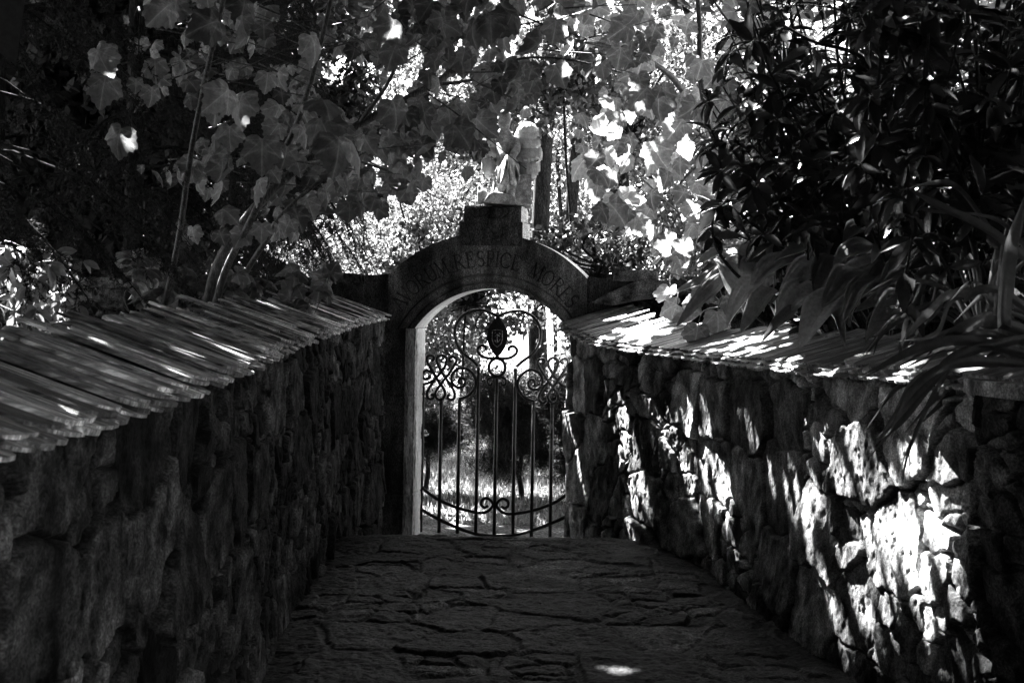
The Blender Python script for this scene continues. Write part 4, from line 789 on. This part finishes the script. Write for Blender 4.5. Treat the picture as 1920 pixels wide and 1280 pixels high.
leafcloud('yew_tree', (-4.1, 13.4, 0), (-4.0, 13.4, 3.4), (1.1, .7, 2.0), 20000, .09, M_DARKLEAF, 'dark yew left of the slanting maple stems', clump=46, trunk=.06)
# lit low shrub beyond the left wall and weeds along it
whorl_shrub('leafy_shrub', 'low shrub with drooping sunlit leaves beyond the left wall, at the left edge', W(40, 700, 7.6), tips_in(44, (-30, 160), (495, 640), (6.6, 8.0)), 5, .085, leaf_mat('low_leaf', .16, .3, .35, .5), .005, tm=T_OVAL, fall=.9, carve=False)
for i, (x, lab) in enumerate(((300, 'leafy weed with pale stalks, left of the maple foot behind the wall'), (450, 'leafy weed right of the maple foot, its stalks catching the sun'), (560, 'low leafy weed close to the far end of the left coping'))):
    whorl_shrub('weed', lab, W(x, 640, 8.9), tips_in(7, (x-60, x+70), (500, 590), (8.5, 9.2)), 4, .12, M_MAPLE, .004, cat='plant', tm=T_MAPLE, fall=.8, carve=False)
# --- beyond the gate
leafcloud('sapling', (.75, 16.2, 0), (.55, 16.2, 4.6), (1.1, .6, .75), 5500, .10, M_FAR, 'leafy crown hiding the tops of the two dark trunks', 'tree', .03, 34)
leafcloud('bush', (-3.4, 15.5, 0), (-3.2, 15.4, 2.0), (1.9, 1.2, 1.25), 26000, .055, M_FAR, 'sunlit small leaved bush left of the arch, beyond the wing wall', 'bush', .04, 70)
leafcloud('bush', (-1.3, 17.2, 0), (-1.1, 17.2, 2.3), (1.3, 1.0, 1.5), 20000, .06, M_FAR, 'brightest bush just left of the pedestal, far behind the arch', 'bush', .04, 60)
leafcloud('bush', (2.0, 14.8, 0), (2.1, 14.6, 1.9), (1.7, 1.0, 1.15), 22000, .06, M_FAR, 'sunlit bush right of the arch, beyond the wing wall', 'bush', .04, 60)
leafcloud('sapling', (-.5, 14.0, 0), (-.45, 13.9, 2.1), (.75, .5, .65), 4200, .075, M_FAR, 'leafy sapling seen through the top left of the gate', 'tree', .02, 26)
leafcloud('sapling', (.9, 13.2, 0), (.75, 13.4, 2.3), (.7, .5, .5), 2600, .075, M_DARKLEAF, 'dark leafy branch hanging behind the top right of the gate', 'tree', .05, 20)
T_PIN = (np.array([(-.022, 0, 0), (.022, 0, 0), (0, 1, 0)]), [np.array([[0, 1, 2]])])
for (x_, y_, z_), r_, n_, lab in (((.12, 13.8, .70), (.80, .5, .52), 60000, 'dark young pine with long needles behind the middle gate bars'), ((-.80, 14.2, .72), (.5, .4, .42), 26000, 'dark pine bush behind the left bars of the gate'), ((.85, 13.7, .75), (.5, .4, .8), 44000, 'darkest pine bush behind the right bars of the gate')):
    leafcloud('pine_bush', (x_, y_, 0), (x_, y_, z_), r_, n_, .11, M_PINE, lab, 'tree', .03, 46, tm=T_PIN, droop=0)
far = [((-8.5, 22, 0), (-8.5, 22, 5), (3.2, 2, 3.6), 22000, .11, M_DARKLEAF, 'shaded dark tree far left behind the spruces'), ((-4.2, 23, 0), (-4.2, 23, 5.2), (2.6, 2, 3.3), 30000, .09, M_FAR, 'pale sunlit tree far behind the left maple stems'),
       ((-.6, 24, 0), (-.5, 24, 5.4), (2.5, 2, 3.2), 32000, .09, M_FAR, 'pale sunlit tree far behind the statue'), ((2.9, 23, 0), (3.0, 23, 5.4), (2.3, 2, 3.2), 26000, .09, M_FAR, 'pale sunlit tree far behind the right maple'),
       ((6.5, 20, 0), (6.6, 20, 5), (2.6, 2, 3.8), 22000, .12, M_FAR, 'dim tree far behind the glossy shrubs at right'), ((1.4, 19.5, 0), (1.5, 19.5, 4.6), (1.2, .9, 1.4), 9000, .08, M_FAR, 'tall slim sunlit tree between the two dark trunks and the statue'),
       ((-2.4, 30, 0), (-2, 30, 4), (4.5, 2, 3.2), 30000, .11, M_FAR, 'broad hazy tree line crown far left of centre'), ((4, 31, 0), (4.4, 31, 4), (4.5, 2, 3.2), 28000, .11, M_FAR, 'broad tree crown on the far right skyline')]
for b_, c_, r_, n_, s_, m_, lab in far: leafcloud('broadleaf_tree', b_, c_, r_, n_, s_, m_, lab, 'tree', .14, 80)
for px_c, wd, Y, lab in ((1012, 34, 18.0, 'thick dark tree trunk directly right of the stone wing'), (1067, 24, 19.0, 'slimmer dark tree trunk farther right of the stone wing'), (1040, 8, 21, 'thin pole-like trunk between the two dark trunks')):
    b0 = np.array(W(px_c, 560, Y)); b0[2] = 0; root = empty('broadleaf_tree', tuple(b0), lab, 'tree'); mb = MB(); r0 = wd/2*Y/F
    limb_tree(mb, b0-[0, 0, .1], b0+[.1, 0, 7], r0*1.1, r0*.8, .03, seed=int(px_c)); mb.build('trunk', M_BARK, root)
    n = 1500; P = b0+[0, 0, 5.6]+rdir(n)*(rng.random(n)**.5)[:, None]*[1.2, 1.2, 1.1]; leaf_obj('crown', T_QUAD, P, frames(rdir(n), rdir(n)), .10*rng.uniform(.6, 1.2, n), M_FAR, root)
leafcloud('sapling', (1.15, 15.6, 0), (1.15, 15.6, 2.3), (.42, .4, .8), 14000, .07, M_DARKLEAF, 'dark leafy sapling behind the upper right corner of the gate', 'tree', .03, 30)
# grass beyond the gate
n = 26000; P = np.stack([rng.uniform(-4, 4, n), 12.2+5.5*rng.random(n), np.full(n, -.03)], -1); up = rng.normal(0, .35, (n, 3))+[0, 0, 1.]
tm = (np.array([(-.09, 0, 0), (.09, 0, 0), (0, 1, .2)]), [np.array([[0, 1, 2]])])
tag(leaf_obj('grass', tm, P, frames(up, rdir(n)), rng.uniform(.04, .11, n), M_GRASS), 'short sunlit ground cover beyond the gate', kind='stuff')
# litter on the path
lit = [(1234, 1022, .05), (1180, 1040, .05), (1328, 1056, .05), (1345, 1094, .06), (1322, 1070, .04), (1262, 1178, .06), (1438, 1238, .06), (1390, 1200, .05), (740, 1195, .05), (690, 1220, .05), (560, 1215, .05), (612, 1150, .04), (1150, 1130, .045), (1290, 1100, .05), (1215, 1030, .04), (1375, 1130, .05), (1470, 1225, .06), (1410, 1170, .05), (650, 1080, .04), (600, 1180, .05), (545, 1240, .06), (1300, 1060, .04), (1255, 1045, .04), (1505, 1250, .06)]
proto = None
for i, (x, y, sz) in enumerate(lit):
    Y = H*F/((y-560)+(x-960)*TR); p = W(x, y, Y)
    if proto is None: proto = leaf_obj('fallen_leaf', T_MAPLE, np.zeros((1, 3)), np.eye(3)[None], np.array([1.0]), leaf_mat('dry_leaf', .45, .2, .6))
    o = proto if i == 0 else proto.copy()
    if i: scene.collection.objects.link(o)
    o.location = (p[0], p[1], .035); o.scale = (sz*1.3,)*3; o.rotation_euler = (random.uniform(-.4, .4), random.uniform(-.4, .4), random.uniform(0, 6.28)); tag(o, 'small dry curled leaf lying on the dark path paving', 'leaf', 'fallen leaves on the path')

# ------------------------------------------------------------------ unseen trees added behind and above the camera to darken the lane
for b_, c_, r_, n_, lab in (((-4.5, 1, 1.3), (-4.2, 1.5, 4.8), (2.6, 4.5, 3.0), 15000, 'unseen large tree added to shade the near end of the left wall'), ((5.0, 1.5, 1.3), (4.6, 2.5, 4.6), (2.4, 4.5, 3.0), 15000, 'unseen large tree added to shade the near end of the right wall'),
                            ((0.5, -9, 0), (0, -7, 4.5), (6.5, 2.2, 4.5), 20000, 'unseen broad tree added across the lane behind the viewer to block the sky'), ((-.5, -3.5, .3), (0, 0.5, 7.6), (4.2, 5.5, 1.0), 18000, 'unseen high crown added over the near lane to block the sky')):
    leafcloud('broadleaf_tree', b_, c_, r_, n_, .42, M_DARKLEAF, lab, 'tree', .15, 90)

for bx, rg, n_, lab in (((-6.2, 8.5, 1.3), (-8.0, -1.4, 3.0, 17, 4.7, 7.2), 24000, 'unseen tall dark leaved tree added high over the lane from the left for shade'), ((4.6, 7.5, 1.3), (-1.4, 5.0, 3.0, 15.0, 4.8, 7.2), 20000, 'unseen tall dark leaved tree added high over the lane from the right for shade')):  # out-of-view canopy added to cut sky light, with gaps for the sun
    rt_ = empty('broadleaf_tree', bx, lab, 'tree'); mb = MB(); tp_ = np.array([(rg[0]+rg[1])/2, 9.0, 6.2]); limb_tree(mb, np.array(bx)-[0, 0, .2], tp_, .18, .08, .1, seed=5)
    for q in range(10): limb_tree(mb, tp_-[0, 0, .4], [rng.uniform(rg[0], rg[1]), rng.uniform(rg[2], rg[3]), 6.6], .06, .02, .12, seed=q)
    mb.build('trunk', M_BARK, rt_); Pc = canopy(n_, *rg); m_ = 9000; Q_ = np.stack([rng.uniform(-1.2, 1.7, m_), rng.uniform(5, 9.4, m_), np.full(m_, .36)], -1)+SUN*rng.uniform(6.0, 8.8, (m_, 1)); Q_ = Q_[~blocks_light(Q_, 1.6)]; Q_ = Q_[(Q_[:, 0] < -1.9) if bx[0] < 0 else (Q_[:, 0] >= -1.9)]; Pc = np.vstack([Pc, Q_]); leaf_obj('crown', T_OVAL, Pc, frames(rdir(len(Pc))*[1, 1, .5], np.array([0, 0, 1.])+rng.normal(0, .45, (len(Pc), 3))), rng.uniform(.2, .28, len(Pc)), M_DARKLEAF, rt_)  # extra leaves set along the sun rays to keep the path shaded
